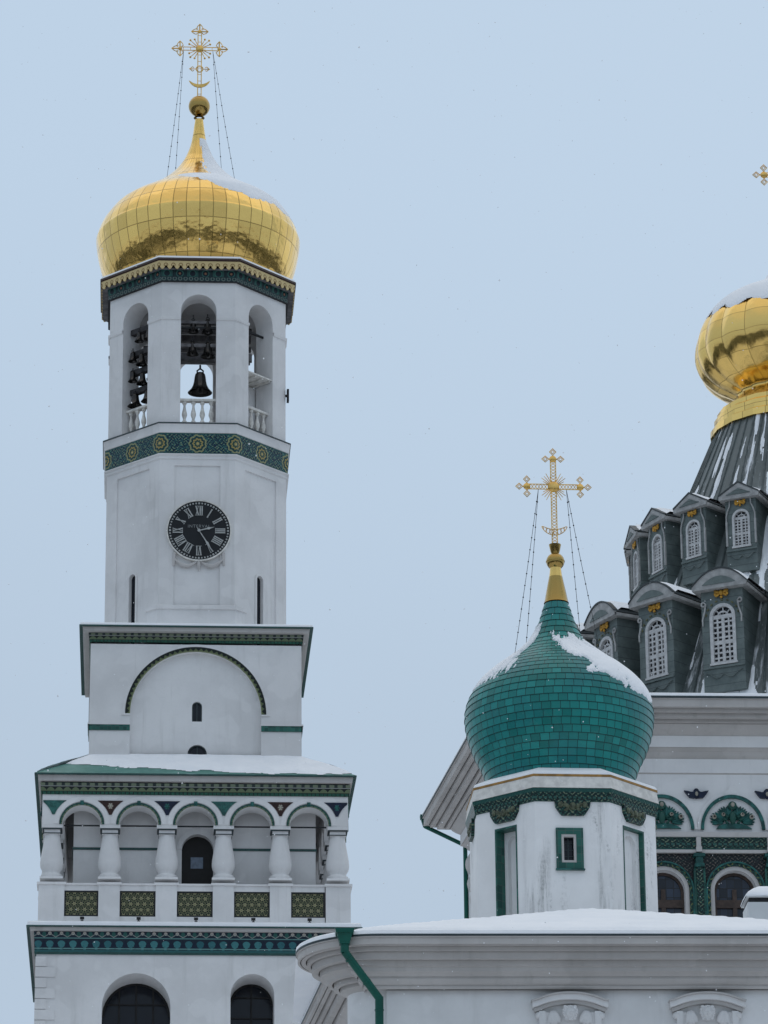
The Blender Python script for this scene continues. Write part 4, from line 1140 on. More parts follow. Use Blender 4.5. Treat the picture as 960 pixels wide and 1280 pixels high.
# stucco swag under the clock
q = MB()
for s_ in (-1, 1):
    pts = [(cxo + s_ * (Rk * .78 - (Rk * .72) * i / 12), -.06, -Rk * .86 - Rk * .34 * math.sin(PI * (.10 + .72 * i / 12)) ) for i in range(13)]
    q.tube(pts, [Rk * (.03 + .035 * math.sin(PI * i / 12)) for i in range(13)], 8)
    q.tube([(cxo + s_ * Rk * .78, -.05, -Rk * .80), (cxo + s_ * Rk * .80, -.05, -Rk * 1.18)], [Rk * .05, Rk * .035], 8)
    q.ball((cxo + s_ * Rk * .78, -.05, -Rk * .78), Rk * .06, .05, Rk * .06)
q.tube([(cxo, -.07, -Rk * 1.06), (cxo, -.08, -Rk * 1.2), (cxo, -.06, -Rk * 1.36)], [Rk * .05, Rk * .065, Rk * .025], 8)
ck_build(q, 'stucco_swag', MT['trim'])

# ---- bells
BELL = [(.10, 1.0), (.30, .97), (.40, .90), (.45, .78), (.50, .55), (.58, .35), (.72, .18), (.92, .05), (1.0, 0), (.94, .01), (.80, .06), (.60, .22), (.45, .5), (.38, .8), (.05, .88)]
def bell(world, r, h, label, group, z_top):
    b = thing('bell', label, 'bell', world, TW.t, group)
    q = MB(); q.lathe([(a * r, c * h) for a, c in BELL], 24); bd = q.build('bell_body', MT['bronze'], b, angle=45)
    q = MB(); hk = max(.12, min(.8, z_top - world.z - h))
    for s_ in (-1, 1): q.tube([(s_ * r * .22, 0, h * .95), (s_ * r * .25, 0, h * 1.08), (0, 0, h * 1.2)], r * .07, 6)
    q.tube([(0, 0, h * 1.15), (0, 0, h + hk)], r * .08, 6); q.build('hanger', MT['black'], b)
    q = MB(); q.tube([(0, 0, h * .8), (0, 0, h * .12)], r * .05, 6); q.ball((0, 0, h * .06), r * .16, n=8, m=6); q.build('clapper', MT['black'], b)
    return b
def at_plane(px, py, yl):
    lx, lz = TW.hit(px, py, yl); return TW.world(lx, yl, lz), lz
for px, py, rp, hp, lb in ((241.5, 415, 5.6, 13, 'small bronze bell at upper left in the front belfry arch'), (259.5, 416, 6.2, 15, 'small bronze bell at upper right in the front belfry arch'),
                           (240.5, 443, 6.2, 14, 'small bronze bell at lower left in the front belfry arch'), (260, 446, 7.4, 16, 'small bronze bell at lower right in the front belfry arch'),
                           (250, 491, 13.6, 27, 'large dark bell hanging alone above the front belfry balustrade')):
    w, lz = at_plane(px, py, yb); bell(w, rp * mE * (1.3 if rp < 10 else 1.12), hp * mE * (1.2 if rp < 10 else 1.0), lb, 'bells in the front belfry arch' if rp < 10 else None, lz + (hp + 10) * mE)
yl_ = -.707 * (aE - .55)
for px, py, rp, hp, lb in ((174, 427, 5.2, 11, 'topmost small bell in the left belfry arch'), (177, 456, 6.4, 13, 'middle bell on the second beam of the left belfry arch'),
                           (178, 480, 6.6, 13, 'middle bell on the third beam of the left belfry arch'), (169, 508, 8.4, 15, 'lowest left bell just above the left arch balustrade'), (184, 502, 7.0, 13, 'lowest right bell just above the left arch balustrade'), (185, 424, 4.8, 11, 'small bell beside the right jamb, top beam of the left belfry arch'), (166, 452, 5.2, 12, 'small bell nearest the left jamb on the second beam of the left belfry arch'), (166, 477, 5.4, 12, 'small bell nearest the left jamb on the third beam of the left belfry arch')):
    k_ = (px - 172) * mE / .75 * .707
    w, lz = at_plane(px, py, yl_ - k_ * .9); bell(w, rp * mE * 1.15, hp * mE * 1.12, lb, 'bells in the left belfry arch', lz + (hp + 6) * mE)
# floodlights on the snowy ledge below the tile panels
for i, x in enumerate(panel_z):
    fl = thing('floodlight', ['small black floodlight on the snowy ledge under the leftmost star tile panel', 'small black floodlight on the snowy ledge under the second tile panel from left', 'small black floodlight on the snowy ledge under the middle tile panel, below the door', 'small black floodlight on the snowy ledge under the second tile panel from right', 'small black floodlight on the snowy ledge under the rightmost star tile panel'][i], 'floodlight', TW.world(x + .05, -aP - .28, zE + .22), TW.t, 'floodlights on the gallery ledge')
    q = MB(); q.box(-.085, .085, -.05, .05, .07, .17); q.build('lamp_housing', MT['black'], fl)
    q = MB(); q.box(-.06, .06, -.05, .05, 0, .02); q.box(-.02, .02, -.015, .015, .02, .075); q.build('bracket', MT['black'], fl)
for lb, px, py in (('small dark floodlight box sticking out on the right edge of the belfry', 360, 495),):
    lx, lz = TW.hit(px, py, -.41 * aE)
    fl = thing('floodlight', lb, 'floodlight', TW.world(aE, -.41 * aE, lz), TW.t)
    q = MB(); q.box(.05, .15, -.14, .14, -.28, .28); q.build('lamp_housing', MT['black'], fl)
    q = MB(); q.box(-.01, .06, -.04, .04, -.05, .05); q.build('bracket', MT['black'], fl)
# ================================================================== GREEN-DOMED CHAPEL
_p = hit_y(701.0, 985, 80.0)
DR = Frame(_p.x, 80.0, 4.4)
chapel = thing('domed_chapel', 'white octagonal chapel drum under a green shingled onion dome with snow on its right side', 'chapel', DR.o, DR.t)
def DZ(py, a): return DR.z(708, py, -a)
def dh(w, py, f=1.0): return DR.half(w, 704.5, py, f)
a8 = dh(226, 1080, .5); m8 = a8 / 113.0; w8 = a8 * math.tan(PI / 8)
z8 = DZ(1001, a8); dg = a8 * .7071
znT = DR.z(632, 1036, -dg); nhw = 15.5 * m8; znB = DR.z(632, 1180, -dg)
fx0, fx1 = DR.hit(695, 1060, -a8)[0], DR.hit(729, 1060, -a8)[0]; fz0, fz1 = DZ(1086.5, a8), DZ(1035.5, a8)
ix0, ix1 = DR.hit(703.5, 1060, -a8)[0], DR.hit(718.5, 1060, -a8)[0]; iz0, iz1 = DZ(1077, a8), DZ(1045, a8)
mb = MB()
for k in range(8):
    mb.M = rotz(k * PI / 4) @ Matrix.Translation((0, -a8, 0))
    if k % 2:
        nh_ = nhw if k != 1 else 19.5 * m8; mb.arch_wall(-w8, w8, 0, z8, [(-nh_, nh_, znB, znT, 0)])
    elif k == 0: mb.arch_wall(-w8, w8, 0, z8, [(ix0, ix1, iz0, iz1, 0)], .16)
    else: mb.arch_wall(-w8, w8, 0, z8, [])
mb.build('wall', MT['stained'], chapel)
for k in (1, 3, 5, 7):
    M0 = rotz(k * PI / 4) @ Matrix.Translation((0, -a8, 0))
    d = .12 if k == 1 else .27
    nhw = (19.5 if k == 1 else 15.5) * m8
    q = MB(); q.M = M0
    for x in (-nhw, nhw): q.face([(x, -.006, znB), (x, d, znB), (x, d, znT), (x, -.006, znT)], [(0, 0), (d, 0), (d, znT - znB), (0, znT - znB)])
    q.face([(-nhw, -.006, znT), (nhw, -.006, znT), (nhw, d, znT), (-nhw, d, znT)], [(0, 0), (2 * nhw, 0), (2 * nhw, d), (0, d)])
    e_ = 2.2 * m8
    q.face([(-nhw - e_, -.006, znB), (-nhw, -.006, znB), (-nhw, -.006, znT), (-nhw - e_, -.006, znT + e_)]); q.face([(nhw, -.006, znB), (nhw + e_, -.006, znB), (nhw + e_, -.006, znT + e_), (nhw, -.006, znT)])
    q.face([(-nhw - e_, -.006, znT + e_), (-nhw, -.006, znT), (nhw, -.006, znT), (nhw + e_, -.006, znT + e_)])
    ni = q.build('tiled_niche', MT['tile'], chapel)
    q = MB(); q.M = M0; nr = nhw * .66
    q.arch_wall(-nhw + .003, nhw - .003, znB, znT - .002, [(-nr, nr, znB, znT - nr - .10, nr)], .10, 12, y=d - .012)
    q.face([(-nr - .01, d + .085, znB), (nr + .01, d + .085, znB), (nr + .01, d + .085, znT - .05), (-nr - .01, d + .085, znT - .05)])
    q.build('blind_panel', MT['stained'], ni)
q = MB(); q.M = Matrix.Translation((0, -a8, 0))
for (a, b, c, d) in ((fx0, fx1, fz0, iz0 - .03), (fx0, fx1, iz1 + .03, fz1), (fx0, ix0 - .03, iz0 - .03, iz1 + .03), (ix1 + .03, fx1, iz0 - .03, iz1 + .03)): q.box(a, b, -.05, .003, c, d)
wf = q.build('tiled_window_surround', MT['tile'], chapel)
q = MB(); q.M = Matrix.Translation((0, -a8, 0))
for (a, b, c, d) in ((ix0 - .03, ix1 + .03, iz0 - .03, iz0 + .02), (ix0 - .03, ix1 + .03, iz1 - .02, iz1 + .03), (ix0 - .03, ix0 + .02, iz0 + .02, iz1 - .02), (ix1 - .02, ix1 + .03, iz0 + .02, iz1 - .02)): q.box(a, b, -.035, .06, c, d)
q.build('inner_frame', MT['trim'], wf)
q = MB(); q.M = Matrix.Translation((0, -a8 + .13, 0)); q.box(ix0 - .01, ix1 + .01, 0, .02, iz0 - .01, iz1 + .01); pn = q.build('window_pane', MT['glass'], wf)
q = MB(); q.M = Matrix.Translation((0, -a8 + .115, 0)); q.box((ix0 + ix1) / 2 - .012, (ix0 + ix1) / 2 + .012, 0, .013, iz0, iz1)
for i in (1, 2, 3): q.box(ix0, ix1, .001, .012, iz0 + (iz1 - iz0) * i / 4 - .008, iz0 + (iz1 - iz0) * i / 4 + .008)
q.build('glazing_bars', MT['edge'], wf)
# snow on the sill of the little window
q = MB(); q.M = Matrix.Translation((0, -a8, 0)); q.box(fx0 - .02, fx1 + .02, -.09, -.004, fz0 - .03, fz0 - .003); q.build('sill', MT['teal'], wf)
Hf = DZ(985.5, a8 * 1.03) - z8
MT['drum_frieze'] = m_floral('green_drum_frieze_tiles', Hf, 2.6)
mb = MB(); mb.ngon(8, [(a8 + .002, z8 - .02), (a8 + .035, z8 - .01), (a8 * 1.012 + .03, z8 + Hf * .45), (a8 * 1.03 + .03, z8 + Hf)]); mb.build('tile_frieze', MT['drum_frieze'], chapel)
aT = 116.8 * m8; zt = DZ(967.5, aT)
mb = MB(); mb.ngon(8, [(a8 * 1.02, z8 + Hf), (a8 * 1.034 + .02, z8 + Hf + .01), (aT * .994, zt - .10), (aT * .996, zt - .05)]); cr_ = mb.build('cornice', MT['cream'], chapel)
mb = MB(); mb.ngon(8, [(aT * .99, zt - .05), (aT, zt - .045), (aT, zt), (aT * .9, zt + .02)]); mb.build('ochre_edge', MT['orange_edge'], cr_)
mb = MB(); mb.ngon(8, [(aT - .012, zt + .003), (aT - .02, zt + .05), (aT - .06, zt + .085), (aT * .8, zt + .24), (aT * .6, zt + .3)]); mb.build('ledge_snow', MT['snow'], chapel)
for k in range(8):
    hw = 23 * m8 if True else 0; zb = z8 - 19 * m8 * 1.03
    q = MB(); q.M = rotz(k * PI / 4) @ Matrix.Translation((0, -a8, 0))
    q.plate([(-hw, z8 + .02), (-hw * .93, z8 - 9 * m8), (-hw * .72, zb + 3 * m8), (-hw * .6, zb), (hw * .6, zb), (hw * .72, zb + 3 * m8), (hw * .93, z8 - 9 * m8), (hw, z8 + .02)], -.07, .002)
    br = q.build('tile_bracket', MT['tile_dark'], chapel)
    q = MB(); q.M = rotz(k * PI / 4) @ Matrix.Translation((0, -a8 - .075, 0))
    q.ball((0, 0, z8 - 8 * m8), 4.2 * m8, 2.5 * m8, 5.2 * m8)
    for s_ in (-1, 1):
        q.ball((s_ * 8 * m8, 0, z8 - 7 * m8), 5 * m8, 2 * m8, 2.6 * m8, rot=s_ * .5); q.ball((s_ * 7.5 * m8, 0, z8 - 12 * m8), 4 * m8, 2 * m8, 1.8 * m8, rot=-s_ * .4)
        q.ball((s_ * 15 * m8, 0, z8 - 6 * m8), 3.4 * m8, 2 * m8, 4 * m8)
    q.build('relief', M_plain('mossy_relief_glaze', (.085, .10, .065), .4, 0, .6, 14), br)

# dome
mD = DR.sc(699, 903, 0); RD = 118 * mD; zQ = DR.z(699, 904, 0)
zQ = DR.z(699, 903, 0)
pdc = [(.78, -.92), (.765, -.80), (.78, -.68), (.83, -.52), (.905, -.37), (.965, -.20), (.993, -.06), (1, .05), (.99, .128), (.97, .205), (.94, .27), (.9, .333), (.85, .393), (.8, .446), (.74, .5), (.67, .56), (.6, .612), (.5, .688), (.42, .754), (.34, .832), (.27, .926), (.21, 1.056), (.16, 1.208), (.12, 1.35)]
pdc_old = [(.78, -.92), (.765, -.80), (.78, -.68), (.83, -.52), (.905, -.37), (.975, -.20), (1.0, 0), (.985, .13), (.955, .25), (.885, .385), (.78, .51), (.645, .635), (.50, .735), (.345, .845), (.25, .96), (.20, 1.09), (.158, 1.22), (.118, 1.345)]
sp_ = smooth_prof([(a * RD, b * RD) for a, b in pdc], 240)
arc = [0.0]
for (a, b), (c, d) in zip(sp_, sp_[1:]): arc.append(arc[-1] + math.hypot(c - a, d - b))
rowh = 9.6 * mD; nr_ = int(arc[-1] / rowh)
def at_arc(s_): return (float(np.interp(s_, arc, [q[0] for q in sp_])), float(np.interp(s_, arc, [q[1] for q in sp_])))
mb = MB()
for j in range(nr_):
    cells = max(14, int(2 * PI * at_arc((j + .5) * rowh)[0] / (11.5 * mD))); N = 160
    pts = [at_arc((j + t / 2) * rowh) for t in range(3)]
    lip = .016
    rr = [(pts[0][0] + lip, pts[0][1] - .004), (pts[1][0] + lip * .5, pts[1][1]), (pts[2][0] + .001, pts[2][1])]
    rings = [[(r * math.cos(2 * PI * i / N), r * math.sin(2 * PI * i / N), z) for i in range(N)] for r, z in [(pts[0][0] - .01, pts[0][1] - .004)] + rr]
    vv = [j + .0001, j + .001, j + .5, j + .999]
    mb.rings(rings, uvf=lambda i, k, c_=cells: (c_ * i / N, vv[k]))
gd = mb.build('shingled_dome', MT['shingle'], chapel, angle=25, weld=False); gd.location = (0, 0, zQ)
pfD = interp(sp_)
def keepD(t, z):
    zz = z / RD; a = (math.degrees(t) + 360) % 360                # 0 right, 90 back, 180 left, 270 front
    n1 = .06 * nz(math.cos(t) * 4, math.sin(t) * 4, zz * 5 + 3) + .035 * nz(math.cos(t) * 13, math.sin(t) * 13, zz * 9) + .02 * nz(math.cos(t) * 40, math.sin(t) * 40, zz * 40)
    st = .06 * nz(a * .35, zz * 1.5, 8)
    b = a if a < 240 else a - 360                                 # -120 .. 240
    ra = -68 - 34 * max(0, (zz - .30)) / .5 if zz > .3 else -68 + 130 * (.30 - zz)
    f1 = (b - ra) / 10 + n1 * 20
    f2 = (217 - b) / 9 + n1 * 20 + st * 28
    thr = .155 if b < 100 else .155 + .16 * min(1, (b - 100) / 80)
    f3 = (zz - thr + n1 * .6 + (st * .9 if b > 120 else 0)) * 9
    f4 = ((.84 if b < 60 else 1.0) - zz + n1 * 2) * 7
    return min(f1, f2, f3, f4)
snow_lathe(pfD, keepD, .10 * RD, 1.15 * RD, 190, 420, .05, gd)
# gilded cone, ball and cup
q = MB(); zc0 = zQ + 1.34 * RD; zc1 = DR.z(693, 709, 0)
q.lathe([(.135 * RD, zc0 - .02), (.128 * RD, zc0 + .01), (.098 * RD, zc0 + (zc1 - zc0) * .4), (.066 * RD, zc0 + (zc1 - zc0) * .8), (.058 * RD, zc1)], 24, uscale=12); q.build('gilded_cone', MT['gold'], chapel, angle=50)
zb_ = DR.z(693, 702, 0); rb = 11.6 * mD
q = MB(); q.ball((0, 0, zb_), rb, rb, rb * .98, 24, 14); q.lathe([(rb * .95, -.012), (rb * 1.05, -.008), (rb * 1.05, .008), (rb * .95, .012)], 24, c=(0, 0, zb_)); q.build('finial_ball', MT['gold'], chapel, angle=50)
q = MB(); q.lathe([(.040 * RD, zb_ + rb * .9), (.050 * RD, zb_ + rb + .03), (.066 * RD, DR.z(692, 681, 0)), (.052 * RD, DR.z(692, 681, 0)), (.01, DR.z(692, 684, 0))], 20); q.build('finial_cup', MT['gold'], chapel)
uD = DR.sc(690, 610, 0); zx = DR.z(690, 608.5, 0)
make_cross(chapel, uD, zx, 37, (zx - DR.z(692, 684, 0)) / uD, 33.5, 6.6, 'lattice')
for s_, pxa, ends in ((-1, 673, ((-58, -1), (-38, 1))), (1, 708, ((50, -1), (36, 1)))):
    for ox, yy in ends:
        xx = ox * mD; y_ = yy * 32 * mD; rr = math.hypot(xx, y_); zz = [z for r, z in sp_ if r >= rr][-1]
        beaded_chain((DR.hit(pxa, 616, 0)[0], 0, zx - 3.6 * uD), (xx, y_, zQ + zz + .03), chapel, .0055, .017, 14)

# ================================================================== LOW WHITE CHURCH WING
zl = hit_y(700, 1168, 70.0).z
lp = lambda px, py: hit_z(px, py, zl)
A0, A1 = lp(472, 1168), lp(960, 1168)
fd = (A1 - A0).normalized(); ang = math.atan2(fd.y, fd.x)
AN = Frame(A0.x, A0.y, math.degrees(ang))
wing = thing('church_wing', 'low white church wing with rounded cornice corner and snow covered hip roof', 'church wing', AN.o, AN.t)
ma = AN.sc(700, 1168, 0)
cen = AN.local(lp(472, 1192.5)); rad = cen.y
lft = AN.local(lp(370, 1194)); rx = cen.x - lft.x
s0 = AN.local(lp(407, 1217)); s1 = AN.local(lp(377, 1280))
sd = (s1 - s0).normalized()
xr = AN.local(lp(1130, 1168)).x
lip = [(s0.x + sd.x * 9, s0.y + sd.y * 9), (s0.x, s0.y)]
n_ = 26
for i in range(n_ + 1):
    a = R(180 - 52 + (90 + 52) * i / n_)
    lip.append((cen.x + rx * math.cos(a), cen.y - rad * math.sin(a) * (1 if False else 1) if False else cen.y + rad * -math.sin(a - R(0))))
# arc angles: 180 is the leftmost point, 270 the front; start a little behind the leftmost point
lip = lip[:2]
for i in range(n_ + 1):
    a = R(180 - 50 + 140 * i / n_); lip.append((cen.x + rx * math.cos(a), cen.y + rad * math.sin(a)))
lip.append((xr, 0)); lip.append((xr + .3, 10.0))
OV = 65 * ma
def wp(pts): return [(-o * ma, zl - d * ma) for o, d in pts]
PROFA = [(0, -.5), (0, 3), (2, 3.2), (2, 11.5), (5, 11.5), (5, 7), (6.5, 7), (6.5, 11.5), (12.4, 11.5), (12.4, 6), (14, 6), (14, 17), (18.6, 17), (18.6, 13), (20, 13), (20, 26), (28.2, 26), (28.2, 21), (30, 21), (30, 33), (34, 34), (37, 36), (39.5, 39), (40, 41), (45.6, 41), (45.6, 34), (48, 34), (48, 47), (54, 47), (54, 41), (56, 41), (56, 51), (60, 52), (63, 54), (65, 56)]
PROFA_OLD = [(0, -.5), (0, 3), (2, 3.2), (2.5, 13), (5, 14.5), (9, 15), (9, 12), (10.2, 12), (10.2, 15.5), (17, 16.2), (17, 13), (18.2, 13), (18.2, 16.5), (25, 17.5), (25, 14), (26.2, 14), (26.2, 18), (33, 19), (34, 24), (36, 29), (40, 31), (40, 28), (41, 28), (41, 38), (44, 39), (50, 42), (50, 37), (52, 37), (52, 44), (54, 49), (60, 50), (60, 47), (61.2, 47), (61.2, 51), (63, 53), (65, 56)]
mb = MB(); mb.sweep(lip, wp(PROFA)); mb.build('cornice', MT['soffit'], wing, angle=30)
q = MB(); q.sweep(lip, [(.0, zl - .025), (.012, zl - .022), (.012, zl + .012), (-.05, zl + .02)]); q.build('gutter_edge', MT['edge'], wing)
q = MB(); q.sweep(lip, [(.006, zl + .014), (.002, zl + .075), (-.05, zl + .11), (-.5, zl + .12)]); q.build('eave_snow', MT['snow'], wing, angle=70)
mb = MB(); mb.sweep(lip, [(-OV, zl - 55 * ma), (-OV, 0)]); mb.build('wall', MT['plaster_near'], wing)
# projecting front part of the wall and its entablature
xp = AN.hit(470, 1215, OV - .14)[0]; xw = AN.hit(487, 1240, OV)[0]
front = [(xp, OV + .25), (xp, OV - .0), (xr - .6, OV - .0)]
q = MB(); q.sweep([(xp, OV + .4), (xp, OV), (xr - OV - .01, OV)], [(36.0 * ma, zl - 24.0 * ma), (36.0 * ma, zl - 31.5 * ma), (32.0 * ma, zl - 32 * ma), (32.0 * ma, zl - 39 * ma), (27.0 * ma, zl - 41 * ma), (24.0 * ma, zl - 44 * ma), (24.0 * ma, zl - 41 * ma), (22.5 * ma, zl - 41 * ma), (22.5 * ma, zl - 47 * ma), (20.0 * ma, zl - 51 * ma), (17.0 * ma, zl - 53 * ma), (17.0 * ma, zl - 49.5 * ma), (15.8 * ma, zl - 49.5 * ma), (15.8 * ma, zl - 56 * ma), (14.0 * ma, zl - 58 * ma)])
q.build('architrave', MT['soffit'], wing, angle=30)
q = MB(); q.sweep([(xw, OV + .4), (xw, OV), (xr - OV - .01, OV)], [(.06, zl - 57 * ma), (.06, 0)]); q.build('front_wall', MT['plaster_near'], wing)
# roof deck and snow
q = MB(); q.face([(x, y, zl - .03) for x, y in lip]); q.build('roof_deck', MT['edge'], wing)
ap = AN.local(hit_y(740, 1139, 70 + 4.4)); hA = ap.z - zl - .05
xL = AN.local(lp(437, 1170)).x; xR = AN.local(lp(1060, 1168)).x
def ylip(x):
    if x >= cen.x: return 0.0
    return cen.y - rad * math.sqrt(max(0, 1 - ((x - cen.x) / rx) ** 2))
mb = MB(); NX, NY = 170, 40; g = {}
xs0 = cen.x - rx * .995
for i in range(NX + 1):
    x = xs0 + (xr - .02 - xs0) * i / NX; y0 = ylip(x) + .02
    for j in range(NY + 1):
        y = y0 + (7.6 - y0) * (j / NY) ** 1.3
        h = min(hA * (y - y0) / (ap.y - .02), hA * max(0, x - xL) / (ap.x - xL), hA * max(0, xR + 1.2 - x) / (xR + 1.2 - ap.x), hA)
        edge = min(1, (y - y0) / .12)
        z = zl + .02 + .10 * math.sqrt(edge) + h + .012 * nz(x * .6, y * .6) + .006 * nz(x * 2.5, y * 2.5, 3)
        g[i, j] = (x, y, z)
for i in range(NX):
    for j in range(NY): mb.face([g[i, j], g[i + 1, j], g[i + 1, j + 1], g[i, j + 1]])
mb.build('roof_snow', MT['snow'], wing, angle=80)
# drainpipe
fp = AN.local(lp(430.5, 1171)); fx = fp.x; fy = ylip(fx) - .10
zf = AN.hit(430, 1163, fy)[1]
q = MB(); M_ = q
def frust(q, c, a0, a1, z0, z1):
    q.rings([[(c[0] + sx * a * .5, c[1] + sy * a * .5, z) for sx, sy in ((-1, -1), (1, -1), (1, 1), (-1, 1))] for a, z in ((a0, z0), (a1, z1))], cap0=True, cap1=True)
frust(q, (fx, fy), 22 * ma, 24 * ma, zf - 5 * ma, zf); frust(q, (fx, fy), 12 * ma, 19 * ma, zf - 17 * ma, zf - 5.02 * ma); frust(q, (fx, fy), 13 * ma, 13 * ma, zf - 18 * ma, zf - 16.5 * ma)
dp = q.build('rainwater_funnel', MT['pipe'], wing)
ex_, ez_ = AN.hit(474, 1248, OV - .62)
mid = AN.hit(430, 1191, fy)
q = MB(); q.tube([(fx, fy, zf - 15 * ma), (fx, fy, mid[1]), ], 5.3 * ma, 14); q.tube([(fx, fy, mid[1] + 1.5 * ma), (ex_, OV - .62, ez_)], 5.1 * ma, 14); q.tube([(ex_, OV - .62, ez_ + 2 * ma), (ex_, OV - .62, 0.1)], 5.3 * ma, 14)
for t in (.12, .62): 
    c0 = Vector((fx, fy, mid[1])).lerp(Vector((ex_, OV - .62, ez_)), t); c1 = Vector((fx, fy, mid[1])).lerp(Vector((ex_, OV - .62, ez_)), t + .035); q.tube([tuple(c0), tuple(c1)], 5.7 * ma, 14)
q.tube([(ex_, OV - .62, ez_ - 14 * ma), (ex_, OV - .62, ez_ - 16 * ma)], 5.9 * ma, 14)
q.build('drainpipe', MT['pipe'], wing, angle=50)
# pedimented windows just under the cornice
for pc in (712, 883.5):
    cx_ = AN.hit(pc, 1262, OV - .06)[0]; zt_ = AN.hit(pc, 1245, OV - .06)[1]
    Y0 = OV - .06
    u = ma * 1.0
    def hood(x, c0=cx_): return 0
    H1 = [(-47.5 + 95 * i / 24) for i in range(25)]
    top = [(cx_ + x * u, zt_ - (0 if abs(x) < 1 else 0) * u - (12.0 * (abs(x) / 47.5) ** 2.2 if abs(x) < 40 else 12.0 * (40 / 47.5) ** 2.2 + (abs(x) - 40) * .28) * u) for x in H1]
    bot = [(x, z - 7.0 * u) for x, z in top]
    q = MB(); q.band(bot, top, Y0 - .20, Y0); hd = q.build('window_hood', MT['plaster'], wing)
    q = MB(); q.band([(cx_ + (x - cx_) * .93, z - 4.5 * u) for x, z in bot], [(cx_ + (x - cx_) * .96, z - .0005) for x, z in bot], Y0 - .12, Y0); q.band([(x, z - .1 * u + .003) for x, z in top], [(cx_ + (x - cx_) * 1.03, z + 2.0 * u) for x, z in top], Y0 - .25, Y0); q.build('hood_moulding', MT['trim'], hd)
    q = MB()
    zz = zt_ - 24 * u
    q.ball((cx_, Y0 - .10, zz), 8.2 * u, 8.5 * u, 9.5 * u, 18, 12)                       # carved cherub head
    q.ball((cx_, Y0 - .215, zz - 1.2 * u), 1.5 * u, 2.2 * u, 2.4 * u, 8, 6)
    for s_ in (-1, 1):
        q.ball((cx_ + s_ * 3.4 * u, Y0 - .19, zz - 2.4 * u), 2.6 * u, 2.0 * u, 2.6 * u, 8, 6); q.ball((cx_ + s_ * 3.0 * u, Y0 - .205, zz + 1.6 * u), 1.5 * u, 1.0 * u, .9 * u, 8, 6)
        for k in range(5): q.ball((cx_ + s_ * (6.0 + 1.6 * math.sin(k)) * u, Y0 - .12, zz + (8 - 3.6 * k) * u), 2.9 * u, 3 * u, 2.7 * u, 8, 6)
        for k in range(4): q.ball((cx_ + s_ * (17 + 2.5 * k) * u, Y0 - .05, zz - (3 + 2.2 * k - .6 * k * k) * u), 4.6 * u, 3.2 * u, 9.0 * u, 10, 8, rot=s_ * (-.5 + .25 * k))
    for k in range(7): q.ball((cx_ + (-6 + 2 * k) * u, Y0 - .13, zz + (8.5 - .35 * (k - 3) ** 2) * u), 2.2 * u, 3.2 * u, 2.2 * u, 8, 6)
    q.ball((cx_, Y0 - .19, zz - 5.6 * u), 1.9 * u, 1.2 * u, .7 * u, 8, 6); q.ball((cx_, Y0 - .16, zz - 8 * u), 3 * u, 2.4 * u, 2 * u, 8, 6)
    q.build('cherub_head_relief', MT['plaster'], hd, angle=80)
    q = MB()
    for s_ in (-1, 1):
        a, b = sorted((cx_ + s_ * 31 * u, cx_ + s_ * 39 * u)); q.box(a, b, Y0 - .12, Y0 + .003, zt_ - 190 * u, zt_ - 21 * u)
        a, b = sorted((cx_ + s_ * 26.5 * u, cx_ + s_ * 31 * u)); q.box(a, b, Y0 - .07, Y0 + .004, zt_ - 190 * u, zt_ - 22 * u)
        q.ball((cx_ + s_ * 39 * u, Y0 - .06, zt_ - 26 * u), 5 * u, .08, 5 * u)
    q.box(cx_ - 42 * u, cx_ + 42 * u, Y0 - .2, Y0 + .004, zt_ - 200 * u, zt_ - 190 * u); q.box(cx_ - 26 * u, cx_ + 26 * u, Y0 - .05, Y0 + .004, zt_ - 52 * u, zt_ - 46 * u)
    wfm = q.build('window_frame', MT['plaster'], wing)
    q = MB(); q.box(cx_ - 25.5 * u, cx_ + 25.5 * u, Y0 - .03, Y0 + .005, zt_ - 189 * u, zt_ - 52 * u); q.build('window_pane', MT['glass'], wfm)
# vent box on the roof
vb = AN.local(hit_y(960, 1150, 73.2)); vy = vb.y; mv = AN.sc(960, 1130, vy)
vz0 = AN.hit(958, 1154, vy - .42)[1]; vz1 = AN.hit(958, 1127, vy - .42)[1]; vxl = AN.hit(935.5, 1140, vy - .42)[0]; vh = 26 * mv; vx = vxl + vh
q = MB(); q.box(vx - vh, vx + vh, vy - vh, vy + vh, vz0 - .5, vz1); vo = q.build('roof_vent', MT['vent'], wing)
q = MB(); q.box(vx - vh * .93, vx + vh * .93, vy - vh * .93, vy + vh * .93, vz1, vz1 + .09); q.build('louvre_gap', MT['black'], vo)
q = MB(); q.box(vx - vh * 1.06, vx + vh * 1.06, vy - vh * 1.09, vy + vh * 1.09, vz1 + .09, vz1 + .11); q.build('cap', MT['vent'], vo)
q = MB(); q.rings([[(vx + vh * k * sx, vy + vh * k * sy, vz1 + h) for sx, sy in ((-1, -1), (0, -1.02), (1, -1), (1.02, 0), (1, 1), (0, 1.02), (-1, 1), (-1.02, 0))] for k, h in ((1.09, .112), (1.09, .14), (.95, .21), (.66, .30), (.34, .37), (.01, .40))]); q.build('snow_cap', MT['snow'], vo, angle=80)

